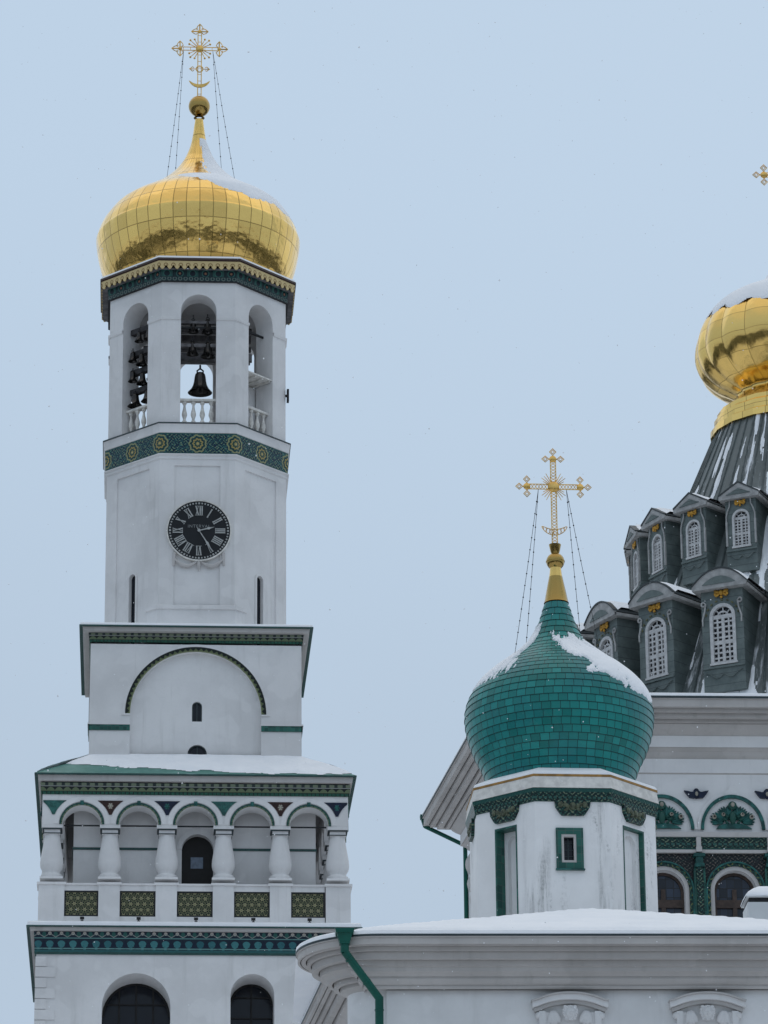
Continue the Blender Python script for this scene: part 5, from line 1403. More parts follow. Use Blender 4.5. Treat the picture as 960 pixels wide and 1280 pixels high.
# ================================================================== CATHEDRAL
zk = hit_y(880, 870, 105.0).z
kp = lambda px, py: hit_z(px, py, zk)
C0, C1 = kp(614, 868.5), kp(960, 871)
CA = Frame(C0.x, C0.y, math.degrees(math.atan2((C1 - C0).y, (C1 - C0).x)))
cath = thing('cathedral', 'large white cathedral with dark tent roof full of dormers and gilded lobed dome', 'cathedral', CA.o, CA.t)
mc = CA.sc(880, 870, 0)
S_end = CA.local(kp(527, 1022)); Wc = 800 * mc
klip = [(S_end.x, S_end.y), (0, 0), (Wc, 0), (Wc - S_end.x * 0 + .3, S_end.y)]
KO = 60 * mc
PROFK = [(0, 0), (0, 3), (2, 3.2), (2, 13), (8.2, 13), (8.2, 8), (10, 8), (10, 17), (16.2, 17), (16.2, 12), (18, 12), (18, 22), (25.5, 22), (25.5, 15), (28, 15), (28, 25), (32.5, 25), (32.5, 21), (34, 21), (34, 26), (36, 29), (40, 33), (44, 36), (45.5, 37), (45.5, 53), (47, 53), (48.5, 55), (52, 57), (54, 61), (57, 63), (58, 64), (58, 83), (60, 84)]
PROFK_OLD = [(0, 0), (0, 3), (2, 3.2), (2.5, 12), (6, 13.5), (10, 14), (10, 10.5), (11.4, 10.5), (11.4, 14.5), (18, 15.5), (18, 12), (19.4, 12), (19.4, 16), (26, 17), (26, 21), (26.2, 17), (28.4, 17), (28.4, 23), (35, 24), (35, 20.5), (36.4, 20.5), (36.4, 29), (42, 32), (44, 36), (45.5, 42), (45.5, 56), (47, 57), (50, 58), (53, 62), (57, 66), (58, 69), (58, 83), (60, 84)]
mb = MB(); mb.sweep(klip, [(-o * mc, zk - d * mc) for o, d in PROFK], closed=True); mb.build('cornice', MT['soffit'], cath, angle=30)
for d0, d1, o in ((38, 52.6, 45.3), (64.6, 82.6, 57.8)):
    q = MB(); q.sweep(klip, [(-o * mc, zk - d0 * mc), (-o * mc, zk - d1 * mc)], closed=True); q.build('frieze_band', MT['plaster'], cath)
q = MB(); q.sweep(klip, [(0, zk - .05), (.02, zk - .045), (.02, zk + .01), (-.1, zk + .02)], closed=True); q.build('metal_edge', MT['edge'], cath)
q = MB(); q.sweep(klip, [(.01, zk + .012), (.0, zk + .09), (-.1, zk + .13), (-1.4, zk + .35), (-3.2, zk + .9)], closed=True); q.build('eave_snow', MT['snow'], cath, angle=70)
q = MB(); q.face([(x, y, zk - .02) for x, y in klip]); q.build('roof_deck', MT['edge'], cath)
# wall with arched windows
KY = KO
def KZ(py, d=0.0): return CA.z(900, py, KY - d)
def KX(px, py, d=0.0): return CA.hit(px, py, KY - d)[0]
xw0 = KO + .02; xw1 = Wc - KO
xc2 = KX(918.5, 1100); dxb = KX(918.5, 1100) - KX(829.5, 1100)
bays = [xc2 + dxb * i for i in (-2, -1, 0, 1, 2)]
bays = [b for b in bays if xw0 + 1 < b < xw1]
pr = 26.0 * mc; zws = KZ(1089) - pr; zwb = zws - 4.0
mb = MB(); mb.M = Matrix.Translation((0, KY, 0))
mb.arch_wall(xw0, xw1, 0, zk - 83 * mc, [(b - pr, b + pr, zwb, zws, pr) for b in bays], .30, 20)
mb.M = Matrix(); mb.sweep([(S_end.x, S_end.y), (0, 0)], [(-KO, zk - 83 * mc), (-KO, 0)])
q0 = [(x, y) for x, y in klip]
mb.box(xw1 - .2, xw1, KY + .01, S_end.y - KO, 0, zk - 83 * mc); mb.box(S_end.x + KO + .5, xw1, S_end.y - KO - .2, S_end.y - KO, 0, zk - 83 * mc)
mb.build('wall', MT['plaster'], cath)
zst0, zst1 = KZ(1064), KZ(1045)
HS = zst1 - zst0
MT['string_tile'] = m_floral('green_string_course_tiles', HS, 1.8, border=True)
def kbox(q, x0, x1, py0, py1, d0, d1=0.0): q.box(x0, x1, KY - d0, KY - d1, KZ(py0, d0), KZ(py1, d0))
q = MB(); q.M = Matrix.Translation((0, KY, 0))
q.face([(xw0, -.10, KZ(1062, .1)), (xw1, -.10, KZ(1062, .1)), (xw1, -.10, KZ(1046, .1)), (xw0, -.10, KZ(1046, .1))], [(0, 0), (xw1 - xw0, 0), (xw1 - xw0, HS), (0, HS)])
q.face([(xw0, -.10, KZ(1062, .1)), (xw1, -.10, KZ(1062, .1)), (xw1, 0, KZ(1062, .1)), (xw0, 0, KZ(1062, .1))])
sc1 = q.build('tiled_string_course', MT['string_tile'], cath)
q = MB(); kbox(q, xw0, xw1, 1046, 1040, .16, -.002); kbox(q, xw0, xw1, 1066, 1062.1, .14, -.002); q.build('white_ledge', MT['trim'], sc1)
q = MB(); q.M = Matrix.Translation((0, KY, 0))
zbt = KZ(1066, .02)
q.arch_wall(xw0, xw1, zwb, zbt, [(b - 37 * mc, b + 37 * mc, zwb, zws, 37 * mc) for b in bays], .03, 22, y=-.03); q.build('spandrel_tiles', MT['tile_brown'], cath)
for b in bays:
    q = MB(); q.M = Matrix.Translation((0, KY, 0))
    def arcs(ri, ro, y0, y1):
        pi_ = [(b - ri, zwb)] + arch_pts(b - ri, b + ri, zws, ri, 26) + [(b + ri, zwb)]; po_ = [(b - ro, zwb)] + arch_pts(b - ro, b + ro, zws, ro, 26) + [(b + ro, zwb)]
        q.band(pi_, po_, y0, y1)
    arcs(31.5 * mc, 36.6 * mc, -.12, -.0); arch = q.build('arch_surround', MT['tile_ochre'], cath)
    q = MB(); q.M = Matrix.Translation((0, KY, 0)); arcs(35.2 * mc, 37.2 * mc, -.15, -.121); q.build('dark_bead', MT['teal'], arch)
    q = MB(); q.M = Matrix.Translation((0, KY, 0)); arcs(26.2 * mc, 31.3 * mc, -.07, 0.0); q.build('white_reveal', MT['trim'], arch)
    q = MB(); q.M = Matrix.Translation((0, KY + .24, 0)); q.plate([(b - pr - .03, zwb)] + arch_pts(b - pr - .03, b + pr + .03, zws, pr + .03, 20) + [(b + pr + .03, zwb)], 0, .04)
    m_ = MT.get('leaded')
    if m_ is None:
        mm = Mat('leaded_blue_glass', .14, spec=.35); x, y, z = mm.xyz()
        g_ = x.cell(.21).abs().gt(.455).max(z.cell(.26).abs().gt(.46)); cid = mm.noise(1, 0, 0, mm.vec((x / .21).floor() * 3.7, (z / .26).floor() * 5.3, 0.))
        mm.color(mm.mix(mm.mix((.012, .016, .024), (.035, .048, .075), cid.ramp(.3, .7)), (.012, .012, .012), g_)); mm.bump(cid, .5, .02); m_ = MT['leaded'] = mm.m
    win = q.build('arched_window', m_, cath)
    q = MB(); q.M = Matrix.Translation((0, KY + .19, 0))
    q.box(b - .06, b + .06, -.02, .049, zwb, zws + .1); q.box(b - pr + .01, b + pr - .01, -.03, .048, zws - .42, zws - .20)
    q.band([(b - pr + .08, zwb)] + arch_pts(b - pr + .08, b + pr - .08, zws, pr - .08, 20) + [(b + pr - .08, zwb)], [(b - pr + .002, zwb)] + arch_pts(b - pr + .002, b + pr - .002, zws, pr - .002, 20) + [(b + pr - .002, zwb)], 0, .05)
    q.build('timber_frame', M_plain('brown_window_timber', (.055, .036, .028), .7, 0, .3), win)
    # tympanum above
    ry = 40.5 * mc; zty = KZ(1037.5)
    rise = KZ(994.5) - zty
    q = MB(); q.M = Matrix.Translation((0, KY, 0)); q.band(arch_pts(b - ry + 4 * mc, b + ry - 4 * mc, zty, rise - 4 * mc, 28), arch_pts(b - ry, b + ry, zty, rise, 28), -.10, 0); ty = q.build('tympanum_arch', MT['teal'], cath)
    q = MB(); q.M = Matrix.Translation((0, KY, 0)); q.band(arch_pts(b - ry - .1 * mc, b + ry + .1 * mc, zty, rise + .1 * mc, 28), [(b + (x - b) * 1.10, z + .10 * (z - zty) + (.22 if i == 14 else .05 if i in (13, 15) else 0)) for i, (x, z) in enumerate(arch_pts(b - ry, b + ry, zty, rise, 28))], -.05, 0); q.build('white_moulding', MT['plaster'], ty)
    u = mc; yR = KY - .05
    q = MB(); q.plate([(b - 21 * u, zty + 1 * u), (b - 18 * u, zty + 5 * u), (b - 8 * u, zty + 8 * u), (b + 8 * u, zty + 8 * u), (b + 18 * u, zty + 5 * u), (b + 24 * u, zty + 1 * u)], KY - .07, KY)
    for s_ in (-1, 1):
        for (bx, bz, a0, a1, L, n_) in ((4, 12, 20, 88, 20, 8), (10, 9, -8, 62, 20, 7), (5, 10, 62, 100, 22, 4)):
            for k in range(n_):
                a = R(a0 + (a1 - a0) * k / (n_ - 1)); l = L * (.82 + .18 * math.sin(PI * k / (n_ - 1)))
                q.ball((b + s_ * (bx + .55 * l * math.cos(a)) * u, yR + .02 * (k % 2), zty + (bz + .55 * l * math.sin(a)) * u), .46 * l * u, 2.6 * u, 1.75 * u, 10, 6, rot=s_ * a if s_ > 0 else -a)
    rel = q.build('seraph_relief', MT['teal'], ty, angle=70)
    q = MB()
    q.ball((b, yR - .05, zty + 30.5 * u), 5.5 * u, 3 * u, 5.5 * u); q.ball((b, yR - .04, zty + 15 * u), 4.5 * u, 3.5 * u, 8.5 * u)
    for s_ in (-1, 1):
        for k in range(4): q.ball((b + s_ * (7.5 + 2.6 * (k % 2)) * u, yR - .04, zty + (9 + 3.6 * k) * u), 3.0 * u, 3 * u, 1.5 * u, 8, 6, rot=s_ * .5)
    q.build('figure', MT['tile_dark'], rel, angle=70)
    for s_ in (-1, 1):
        q = MB(); q.ball((b + s_ * 23.5 * u, yR - .09, zty + 15.5 * u), 2.9 * u, 2.2 * u, 3.2 * u); q.build('pale_face', MT['pale_glaze'], rel, angle=70); q = MB(); q.ball((b + s_ * 12 * u, yR - .09, zty + 18.5 * u), 2.5 * u, 2 * u, 2.5 * u); q.build('pale_face', MT['pale_glaze'], rel, angle=70)
    q = MB(); q.ball((b, yR - .12, zty + 31 * u), 2.6 * u, 2 * u, 3 * u); q.build('pale_face', MT['pale_glaze'], rel, angle=70)
    for s_ in (-1, 1): q = MB(); q.ball((b + s_ * 23.5 * u, yR - .155, zty + 15.2 * u), 1.3 * u, 1 * u, 1.5 * u); q.build('dark_hollow', MT['terracotta'], rel); q = MB(); q.ball((b + s_ * 12 * u, yR - .15, zty + 18.5 * u), 1.1 * u, 1 * u, 1.1 * u); q.build('dark_hollow', MT['terracotta'], rel)
for i in range(len(bays) - 1):
    b = (bays[i] + bays[i + 1]) / 2
    q = MB(); kbox(q, b - 4.2 * mc, b + 4.2 * mc, 1190, 1083, .22, .03); kl = q.build('tiled_pilaster', MT['tile_dark'], cath)
    q = MB()
    for s_ in (-1, 1):
        a, c_ = sorted((b + s_ * 4.3 * mc, b + s_ * 7.2 * mc)); kbox(q, a, c_, 1190, 1085, .15, .03)
    q.build('teal_strip', MT['tile'], kl)
    q = MB(); kbox(q, b - 6 * mc, b + 6 * mc, 1083, 1079, .27, .03); kbox(q, b - 4.5 * mc, b + 4.5 * mc, 1079, 1070, .23, .03); kbox(q, b - 7 * mc, b + 7 * mc, 1070, 1066.2, .27, .03); q.build('capital', MT['teal'], kl)
    q = MB(); kbox(q, b - 3.6 * mc, b + 3.6 * mc, 1064.5, 1058, .24, .141); kbox(q, b - 2.8 * mc, b + 2.8 * mc, 1057.9, 1046.2, .2, .10); q.build('bracket', MT['trim'], kl)
    u = mc; zc_ = KZ(993); y_ = KY - .06
    q = MB(); q.ball((b, y_, zc_), 4.6 * u, 2.6 * u, 7.0 * u, 12, 8)
    for s_ in (-1, 1):
        q.plate([(b + s_ * 2.5 * u, zc_ - 6 * u), (b + s_ * 8.5 * u, zc_ - 5.4 * u), (b + s_ * 12 * u, zc_ - 1.5 * u), (b + s_ * 15.5 * u, zc_ + 3.8 * u), (b + s_ * 10.5 * u, zc_ + 3.0 * u), (b + s_ * 6.5 * u, zc_ + 2.0 * u), (b + s_ * 3.0 * u, zc_ + 2.6 * u)], KY - .10, KY)
    wr = q.build('winged_head_relief', MT['navy'], cath)
    q = MB(); q.ball((b, y_ - .06, zc_ - .8 * u), 2.0 * u, 1.6 * u, 2.9 * u); q.build('face', MT['pale_glaze'], wr)
# carved surround sticking out of the hidden side wall
q = MB()
dS = Vector((S_end.x, S_end.y)).normalized(); nS = Vector((-dS.y, dS.x))
if nS.x > 0: nS = -nS
base = Vector((S_end.x, S_end.y)) - nS * KO + Vector((0, 0))
for k, (py, w) in enumerate(((1066, .22), (1072, .30), (1090, .16), (1096, .24), (1103, .14), (1116, .18), (1122, .12))):
    pt = base - dS * (1.9 + .05 * (k % 3)); zz = CA.z(590, py, S_end.y - 2.6)
    c_ = pt + nS * .06
    q.ball((c_.x, c_.y, zz), w * .9, .5, w * 1.1, 10, 8)
q.build('carved_surround', MT['trim'], cath, angle=70)
# hopper and drainpipe at the far corner of the eave
hp = CA.local(kp(531, 1022)); zh = CA.hit(531, 1020, hp.y)[1]
mh = CA.sc(531, 1022, hp.y)
q = MB(); frust(q, (hp.x, hp.y), 11 * mh, 12 * mh, zh - 4 * mh, zh + .5 * mh); frust(q, (hp.x, hp.y), 5.5 * mh, 9.5 * mh, zh - 12 * mh, zh - 4.02 * mh); q.build('rainwater_funnel', MT['pipe'], cath)
yk = hp.y - KO * .25
e2 = CA.hit(581.5, 1057, yk); e1 = CA.hit(531.5, 1034, hp.y)
q = MB(); q.tube([(hp.x, hp.y, zh - 10 * mh), (hp.x, hp.y, e1[1])], 2.6 * mh, 12); q.tube([(hp.x, hp.y, e1[1] + 1 * mh), (e2[0], yk, e2[1])], 2.6 * mh, 12); q.tube([(e2[0], yk, e2[1] + 1 * mh), (e2[0] + .0, yk, .1)], 2.7 * mh, 12)
q.build('drainpipe', MT['pipe'], cath, angle=50)

# ---- tent roof
tp = hit_y(999, 700, 105 + 400 * mc)
TF = Frame(tp.x, tp.y, math.degrees(CA.t))
tloc = CA.local(Vector((tp.x, tp.y, 0)))
def TFZ(py): return TF.z(999, py, 0)
mt = TF.sc(999, 750, 0)
lv = [(305 * mt, TFZ(985)), (250 * mt, TFZ(868)), (190 * mt, TFZ(738)), (135 * mt, TFZ(620)), (101 * mt, TFZ(548))]
TW0 = 10.0
OFF = Matrix.Translation((tloc.x, tloc.y, 0)) @ rotz(R(-TW0))
mb = MB(); NS = 20; mb.M = OFF
for k in range(NS):
    t0, t1 = -PI / 2 + 2 * PI * (k - .5) / NS, -PI / 2 + 2 * PI * (k + .5) / NS; vv = 0
    for (r0, z0), (r1, z1) in zip(lv, lv[1:]):
        l = math.hypot(r1 - r0, z1 - z0)
        um = k * 2.0
        mb.face([(r0 * math.cos(t0), r0 * math.sin(t0), z0), (r0 * math.cos(t1), r0 * math.sin(t1), z0), (r1 * math.cos(t1), r1 * math.sin(t1), z1), (r1 * math.cos(t0), r1 * math.sin(t0), z1)],
                [(um - r0 * .157, vv), (um + r0 * .157, vv), (um + r1 * .157, vv + l), (um - r1 * .157, vv + l)]); vv += l
tent = mb.build('tent_roof', MT['tent'], cath)
q = MB(); q.M = OFF
for k in range(NS * 3):
    t = -PI / 2 + 2 * PI * (k + 1.5) / (NS * 3); n_ = math.cos(((k % 3) - 1) * 2 * PI / NS / 3) if False else 1
    f = [1.0, math.cos(PI / NS) / math.cos(PI / NS - 2 * PI / NS / 3), math.cos(PI / NS) / math.cos(PI / NS - 2 * PI / NS / 3)][k % 3]
    f = 1.0 if (k + 1) % 3 == 2 else f
    ph = (t + PI / 2) % (2 * PI / NS); 
    d = abs(((t + PI / 2 + PI / NS) % (2 * PI / NS)) - PI / NS); f = math.cos(PI / NS) / math.cos(d)
    q.tube([((r * f + .01) * math.cos(t), (r * f + .01) * math.sin(t), z) for r, z in lv], .032, 5)
q.build('standing_seams', M_plain('roof_seam_metal', (.075, .095, .095), .5, 0, .3), tent)
# snow lodged along the seams and at the foot of the roof
prT = interp([(r, z) for r, z in lv])
def keepT(t, z):
    v = (z - lv[0][1]) / (lv[-1][1] - lv[0][1]); a = (t + PI / 2) / (2 * PI / NS) * 3
    fr = (a - .0) % 1.0
    n1 = nz(a * .9, v * 5, 1); n2 = nz(a * 3.1, v * 14, 5)
    foot = max(0, .17 - v) * 3.6 + max(0, .08 - abs(v - .47)) * 2.6
    f = .20 - min(fr, 1 - fr) * 1.6 + n1 * .85 + n2 * .28 + foot - .28 + (.0)
    if v > .70: f += .04 + .25 * nz(a * .6, v * 2, 8)
    return f * 2.2
def polyr(z): return prT(z)
def snow_tent():
    mb = MB(); nzn, nt = 170, 760; idx = {}; grid = {}
    for j in range(nzn + 1):
        z = lv[0][1] + (lv[-1][1] - lv[0][1]) * j / nzn; r = prT(z)
        for i in range(nt + 1):
            t = -PI * .98 + (PI * .98) * i / nt + .37
            d = abs(((t + PI / 2 + PI / NS) % (2 * PI / NS)) - PI / NS); f = math.cos(PI / NS) / math.cos(d)
            k = keepT(t, z); rr = (r) * f + .012 + .05 * (1 - math.exp(-max(k, 0) * 2))
            grid[i, j] = ((rr * math.cos(t - R(TW0)) + tloc.x, rr * math.sin(t - R(TW0)) + tloc.y, z), k)
    for j in range(nzn):
        for i in range(nt):
            q = [(i, j), (i + 1, j), (i + 1, j + 1), (i, j + 1)]
            if max(grid[c][1] for c in q) > 0: 
                for c in q:
                    if c not in idx: mb.v.append(grid[c][0]); idx[c] = len(mb.v) - 1
                mb.f.append([idx[c] for c in q]); mb.uv.append([(0, 0)] * 4)
    return mb.build('snow_streaks', MT['snow'], tent, angle=80)
snow_tent()

# ---- dormers
def dormer(kind, phi):
    lo = kind == 'lower'
    Rf = (290 if lo else 211) * mt; u = mt
    hw = (26 if lo else 19.5) * u
    pyb = 850 if lo else 702
    zb = TF.z(TF_px(phi, Rf), pyb, -Rf * math.cos(R(20)))
    root = bpy.data.objects.new('dormer', None); COL.objects.link(root); root.parent = cath
    root.location = (tloc.x - Rf * math.sin(R(phi)), tloc.y - Rf * math.cos(R(phi)), zb); root.rotation_euler = (0, 0, -R(phi))
    he = (121 if lo else 88) * u; dep = (105 if lo else 82) * u; hp_ = (19 if lo else 15) * u; ovh = (8 if lo else 6) * u
    wz0, wz1, whw = ((27, 99, 15) if lo else (25, 71, 10.5))
    wz0, wz1, whw = wz0 * u, wz1 * u, whw * u
    q = MB(); q.arch_wall(-hw, hw, -8 * u, he, [(-whw, whw, wz0, wz1 - whw, whw)], .10, 14)
    for s_ in (-1, 1): q.face([(s_ * hw, 0, -8 * u), (s_ * hw, dep, -8 * u), (s_ * hw, dep, he), (s_ * hw, 0, he)])
    q.face([(-hw, 0, -8 * u), (hw, 0, -8 * u), (hw, dep, -8 * u), (-hw, dep, -8 * u)])
    q.build('dormer_wall', MT['dormer'], root)
    q = MB(); q.M = Matrix.Translation((0, .09, 0)); q.face([(-whw, 0, wz0)] + [(x, 0, z) for x, z in []] + [(whw, 0, wz0)] + [(x, 0, z) for x, z in arch_pts(-whw, whw, wz1 - whw, whw, 14)][::-1]); gl = q.build('window', MT['glass'], root)
    q = MB(); q.M = Matrix.Translation((0, .01, 0)); b_ = .12 * whw
    q.band([(-whw + b_ * 1.6, wz0)] + arch_pts(-whw + b_ * 1.6, whw - b_ * 1.6, wz1 - whw, whw - b_ * 1.6, 14) + [(whw - b_ * 1.6, wz0)], [(-whw - b_ * .6, wz0)] + arch_pts(-whw - b_ * .6, whw + b_ * .6, wz1 - whw, whw + b_ * .6, 14) + [(whw + b_ * .6, wz0)], -.04, .07)
    q.box(-b_ * 1.0, b_ * 1.0, 0, .072, wz0, wz1 - whw)
    for s_ in (-1, 1): q.box(s_ * whw * .47 - b_ * .55, s_ * whw * .47 + b_ * .55, .01, .073, wz0, wz1 - whw)
    hh = wz1 - whw - wz0; rows = 9
    for i in range(rows + 1):
        z = wz0 + hh * i / rows; t_ = b_ * (1.3 if i in (0, 4, rows) else .55); q.box(-whw + .004, whw - .004, .005 if i in (0, 4, rows) else .015, .074, max(wz0, z - t_), z + t_)
    for a in (45, 90, 135): q.tube([(whw * .3 * math.cos(R(a)), .05, wz1 - whw + whw * .3 * math.sin(R(a))), (whw * .9 * math.cos(R(a)), .05, wz1 - whw + whw * .9 * math.sin(R(a)))], b_ * .5, 5)
    q.band(arch_pts(-whw * .38, whw * .38, wz1 - whw, whw * .38, 10), arch_pts(-whw * .5, whw * .5, wz1 - whw, whw * .5, 10), .02, .074)
    q.box(-whw * 1.15, whw * 1.15, -.06, .06, wz0 - .06, wz0 - .002)
    q.build('window_frame', MT['white_paint'], gl)
    # roof with pediment
    q = MB(); W = hw + ovh; n = 16
    def rz(x): 
        t = abs(x) / W
        return he + (hp_ * (1 - t ** 2.0) if lo else hp_ * (1 - t)) + .02
    xs = [-W + 2 * W * i / n for i in range(n + 1)]
    q.plate([(-W, he - .09), (W, he - .09)] + [(x, rz(x)) for x in xs[::-1]], -ovh * 1.1, -ovh * .7)
    ri = .62
    rf = q.build('pediment', MT['dormer_trim'], root)
    q = MB()
    pl = [(x * ri, he + .03 + (rz(x) - he - .02) * ri * .8) for x in xs]
    q.plate([(x, z) for x, z in pl[::-1]] + [(-W * ri, he + .03), (W * ri, he + .03)][:0], -ovh * 1.1 - .02, -ovh * 1.1 + .01); q.build('tympanum_panel', MT['dormer'], rf)
    q = MB()
    q.box(-W, W, -ovh * .95, dep * .2, he - .10, he - .005); 
    for s_ in (-1, 1):
        a, b = sorted((s_ * (hw - .02), s_ * W)); q.box(a, b, dep * .2 + .001, dep, he - .10, he - .005)
    q.build('side_eave', MT['dormer_trim'], rf)
    q = MB(); tk = .05
    for i in range(n):
        a, b = xs[i], xs[i + 1]
        q.face([(a, -ovh * 1.25, rz(a) + tk), (b, -ovh * 1.25, rz(b) + tk), (b, dep, rz(b) + tk), (a, dep, rz(a) + tk)]); q.face([(a, -ovh * 1.25, rz(a)), (b, -ovh * 1.25, rz(b)), (b, dep, rz(b)), (a, dep, rz(a))])
        q.face([(a, -ovh * 1.25, rz(a)), (b, -ovh * 1.25, rz(b)), (b, -ovh * 1.25, rz(b) + tk), (a, -ovh * 1.25, rz(a) + tk)])
    for s_ in (-1, 1): q.face([(s_ * W, -ovh * 1.25, rz(W)), (s_ * W, dep, rz(W)), (s_ * W, dep, rz(W) + tk), (s_ * W, -ovh * 1.25, rz(W) + tk)])
    q.build('dormer_roof', M_plain('dark_dormer_roof_sheet', (.03, .038, .04), .5) if 'drs' not in MT else MT['drs'], root)
    q = MB()
    for i in range(n):
        a, b = xs[i], xs[i + 1]; h = lambda x: tk + .01 + .07 * max(.0, min(1, .5 + x / W * .5)) + .03 * nz(x * 2 + phi, 1)
        y0 = lambda x: -ovh * 1.0 + .12 * (1 + nz(x * 2, phi)); 
        q.face([(a, y0(a), rz(a) + tk + .003), (b, y0(b), rz(b) + tk + .003), (b, y0(b) + .12, rz(b) + h(b)), (a, y0(a) + .12, rz(a) + h(a))]); q.face([(a, y0(a) + .12, rz(a) + h(a)), (b, y0(b) + .12, rz(b) + h(b)), (b, dep, rz(b) + h(b) + .08), (a, dep, rz(a) + h(a) + .08)])
    q.build('snow_cover', MT['snow'], root, angle=70)
    q = MB(); ze = (113 - 1 if lo else 79.5) * u; es = (1.0 if lo else .78) * u; yy = -.05
    q.ball((0, yy, ze + 1 * es), 3.0 * es, 2.5 * es, 3.6 * es)
    for s_ in (-1, 1):
        q.ball((s_ * 5.5 * es, yy, ze + 2.4 * es), 4.2 * es, 1.8 * es, 2.2 * es, rot=s_ * .5); q.ball((s_ * 4.5 * es, yy, ze - 1.8 * es), 3.6 * es, 1.8 * es, 1.6 * es, rot=-s_ * .5); q.ball((s_ * 7.4 * es, yy, ze - .3 * es), 1.8 * es, 1.4 * es, 2.6 * es)
    q.ball((0, yy, ze - 4.4 * es), 2 * es, 1.4 * es, 1.8 * es); q.build('gilded_emblem', MT['gilt_dull'], root, angle=70)
    for s_ in (-1, 1):
        q = MB()
        if lo:
            x0 = s_ * (hw - 3 * u); pts = [(x0 + s_ * (1.0 - 2.4 * math.cos(a)) * u * 1.0, -.05, (100 + 3.0 * math.sin(a)) * u) for a in np.linspace(-.4, 4.2, 10)]
            pts = [(x0 + s_ * 2.2 * u * math.cos(a), -.05, (101 + 2.6 * math.sin(a)) * u) for a in np.linspace(-2.6, 1.9, 9)] + [(x0 - s_ * 3.0 * u, -.05, 101 * u), (x0 - s_ * 1.6 * u, -.05, 92 * u), (x0 + s_ * 1.4 * u, -.05, 82 * u), (x0 + s_ * 1.2 * u, -.05, 74 * u)]
            q.tube(pts, 1.05 * u, 6)
        else:
            x0 = s_ * (hw - 1.2 * u); q.tube([(x0 - s_ * 5 * u, -.04, 84 * u), (x0 - s_ * 4.6 * u, -.04, 77 * u), (x0 - s_ * 1.6 * u, -.04, 70 * u), (x0, -.04, 64 * u), (x0, -.04, 57 * u)], .95 * u, 6); q.box(x0 - 1.1 * u, x0 + 1.1 * u, -.05, -.002, 26 * u, 57 * u)
        q.build('side_scroll', MT['dormer_trim'], root)
    q = MB(); sz = 14 * u if lo else 13 * u
    for s_ in (-1, 1):
        q.tube([(s_ * (hw - 3 * u) * (1 - i / 10), -.03, sz + ((4 if lo else 3) * math.cos(PI * 1.6 * i / 10) - 1.5) * u) for i in range(11)], .7 * u, 5)
    q.box(-hw - .0, hw + .0, -.05, -.003, wz0 - 6.5 * u, wz0 - 4 * u); q.build('carved_swag', MT['dormer'], root)
    if lo:
        q = MB()
        for i in range(9):
            a = PI * (i + .5) / 9; q.ball((whw * 1.35 * math.cos(a), -.03, wz1 - whw + whw * 1.35 * math.sin(a)), 2.0 * u, .9 * u, 1.0 * u, 8, 6, rot=a + PI / 2)
        q.build('leaf_garland', M_plain('mossy_gilt', (.10, .10, .045), .5, .2, .4), root)
    return root
def TF_px(phi, Rf): return 905
MT['drs'] = M_plain('dark_dormer_roof_sheet', (.03, .038, .04), .5)
for kind in ('lower', 'upper'):
    proto = None
    for phi in (28, 46, 64, 82, 100, 10, -8):
        if proto is None: proto = dormer(kind, phi); Rf = (290 if kind == 'lower' else 211) * mt
        else:
            c = copy_tree(proto, cath); c.location = (tloc.x - Rf * math.sin(R(phi)), tloc.y - Rf * math.cos(R(phi)), proto.location.z); c.rotation_euler = (0, 0, -R(phi))

# ---- collar and gilded lobed dome
q = MB(); q.M = OFF; q.ngon(20, [(99 * mt, TFZ(549)), (104.5 * mt, TFZ(549)), (104 * mt, TFZ(541)), (99 * mt, TFZ(538)), (99 * mt, TFZ(528)), (95 * mt, TFZ(525)), (95 * mt, TFZ(520)), (86 * mt, TFZ(514)), (70 * mt, TFZ(511))]); q.build('gilded_collar', MT['gold_b'], cath, angle=20)
mg = TF.sc(990, 450, 0); Rg = 118.5 * mg; zg = TF.z(990, 447, 0)
pg = [(.70, -.62), (.60, -.52), (.585, -.46), (.64, -.42), (.79, -.34), (.92, -.215), (.98, -.09), (1.0, .03), (.985, .16), (.94, .30), (.86, .44), (.74, .57), (.58, .67), (.40, .75), (.26, .84), (.17, .98), (.11, 1.12), (.07, 1.25)]
pgs = smooth_prof([(a * Rg, b * Rg) for a, b in pg], 90)
mb = MB(); mb.lathe(pgs, 200, uscale=20, lobes=20, amp=.028); gd2 = mb.build('gilded_lobed_dome', MT['gold_b'], cath, angle=40); gd2.location = (tloc.x, tloc.y, zg); gd2.rotation_euler = (0, 0, R(-TW0 + 9))
def keepG(t, z):
    zz = z / Rg; lb_ = abs(math.sin(20 * (t + PI / 2 - R(0)) / 2))
    return (zz - .45 - .10 * math.sin(t) + .05 * nz(math.cos(t) * 5, math.sin(t) * 5, zz * 3) + .05 * lb_) * 7 if zz < 1.0 else -1
snow_lathe(lambda z: interp(pgs)(z) , keepG, .3 * Rg, 1.05 * Rg, 60, 240, .02, gd2)
ug = TF.sc(980, 218, 0); zxg = TF.z(979, 219, 0)
cg = make_cross(cath, ug, zxg, 40, 96, 22, 6.0, 'lattice'); cg.location = (tloc.x, tloc.y, zxg)
q = MB(); q.ball((tloc.x, tloc.y, zxg - 104 * ug), 12 * ug, n=20, m=12); q.lathe([(.075 * Rg, zg + 1.22 * Rg), (.05 * Rg, zxg - 100 * ug)], 16, c=(tloc.x, tloc.y, 0)); q.build('finial_ball', MT['gold'], cath, angle=60)

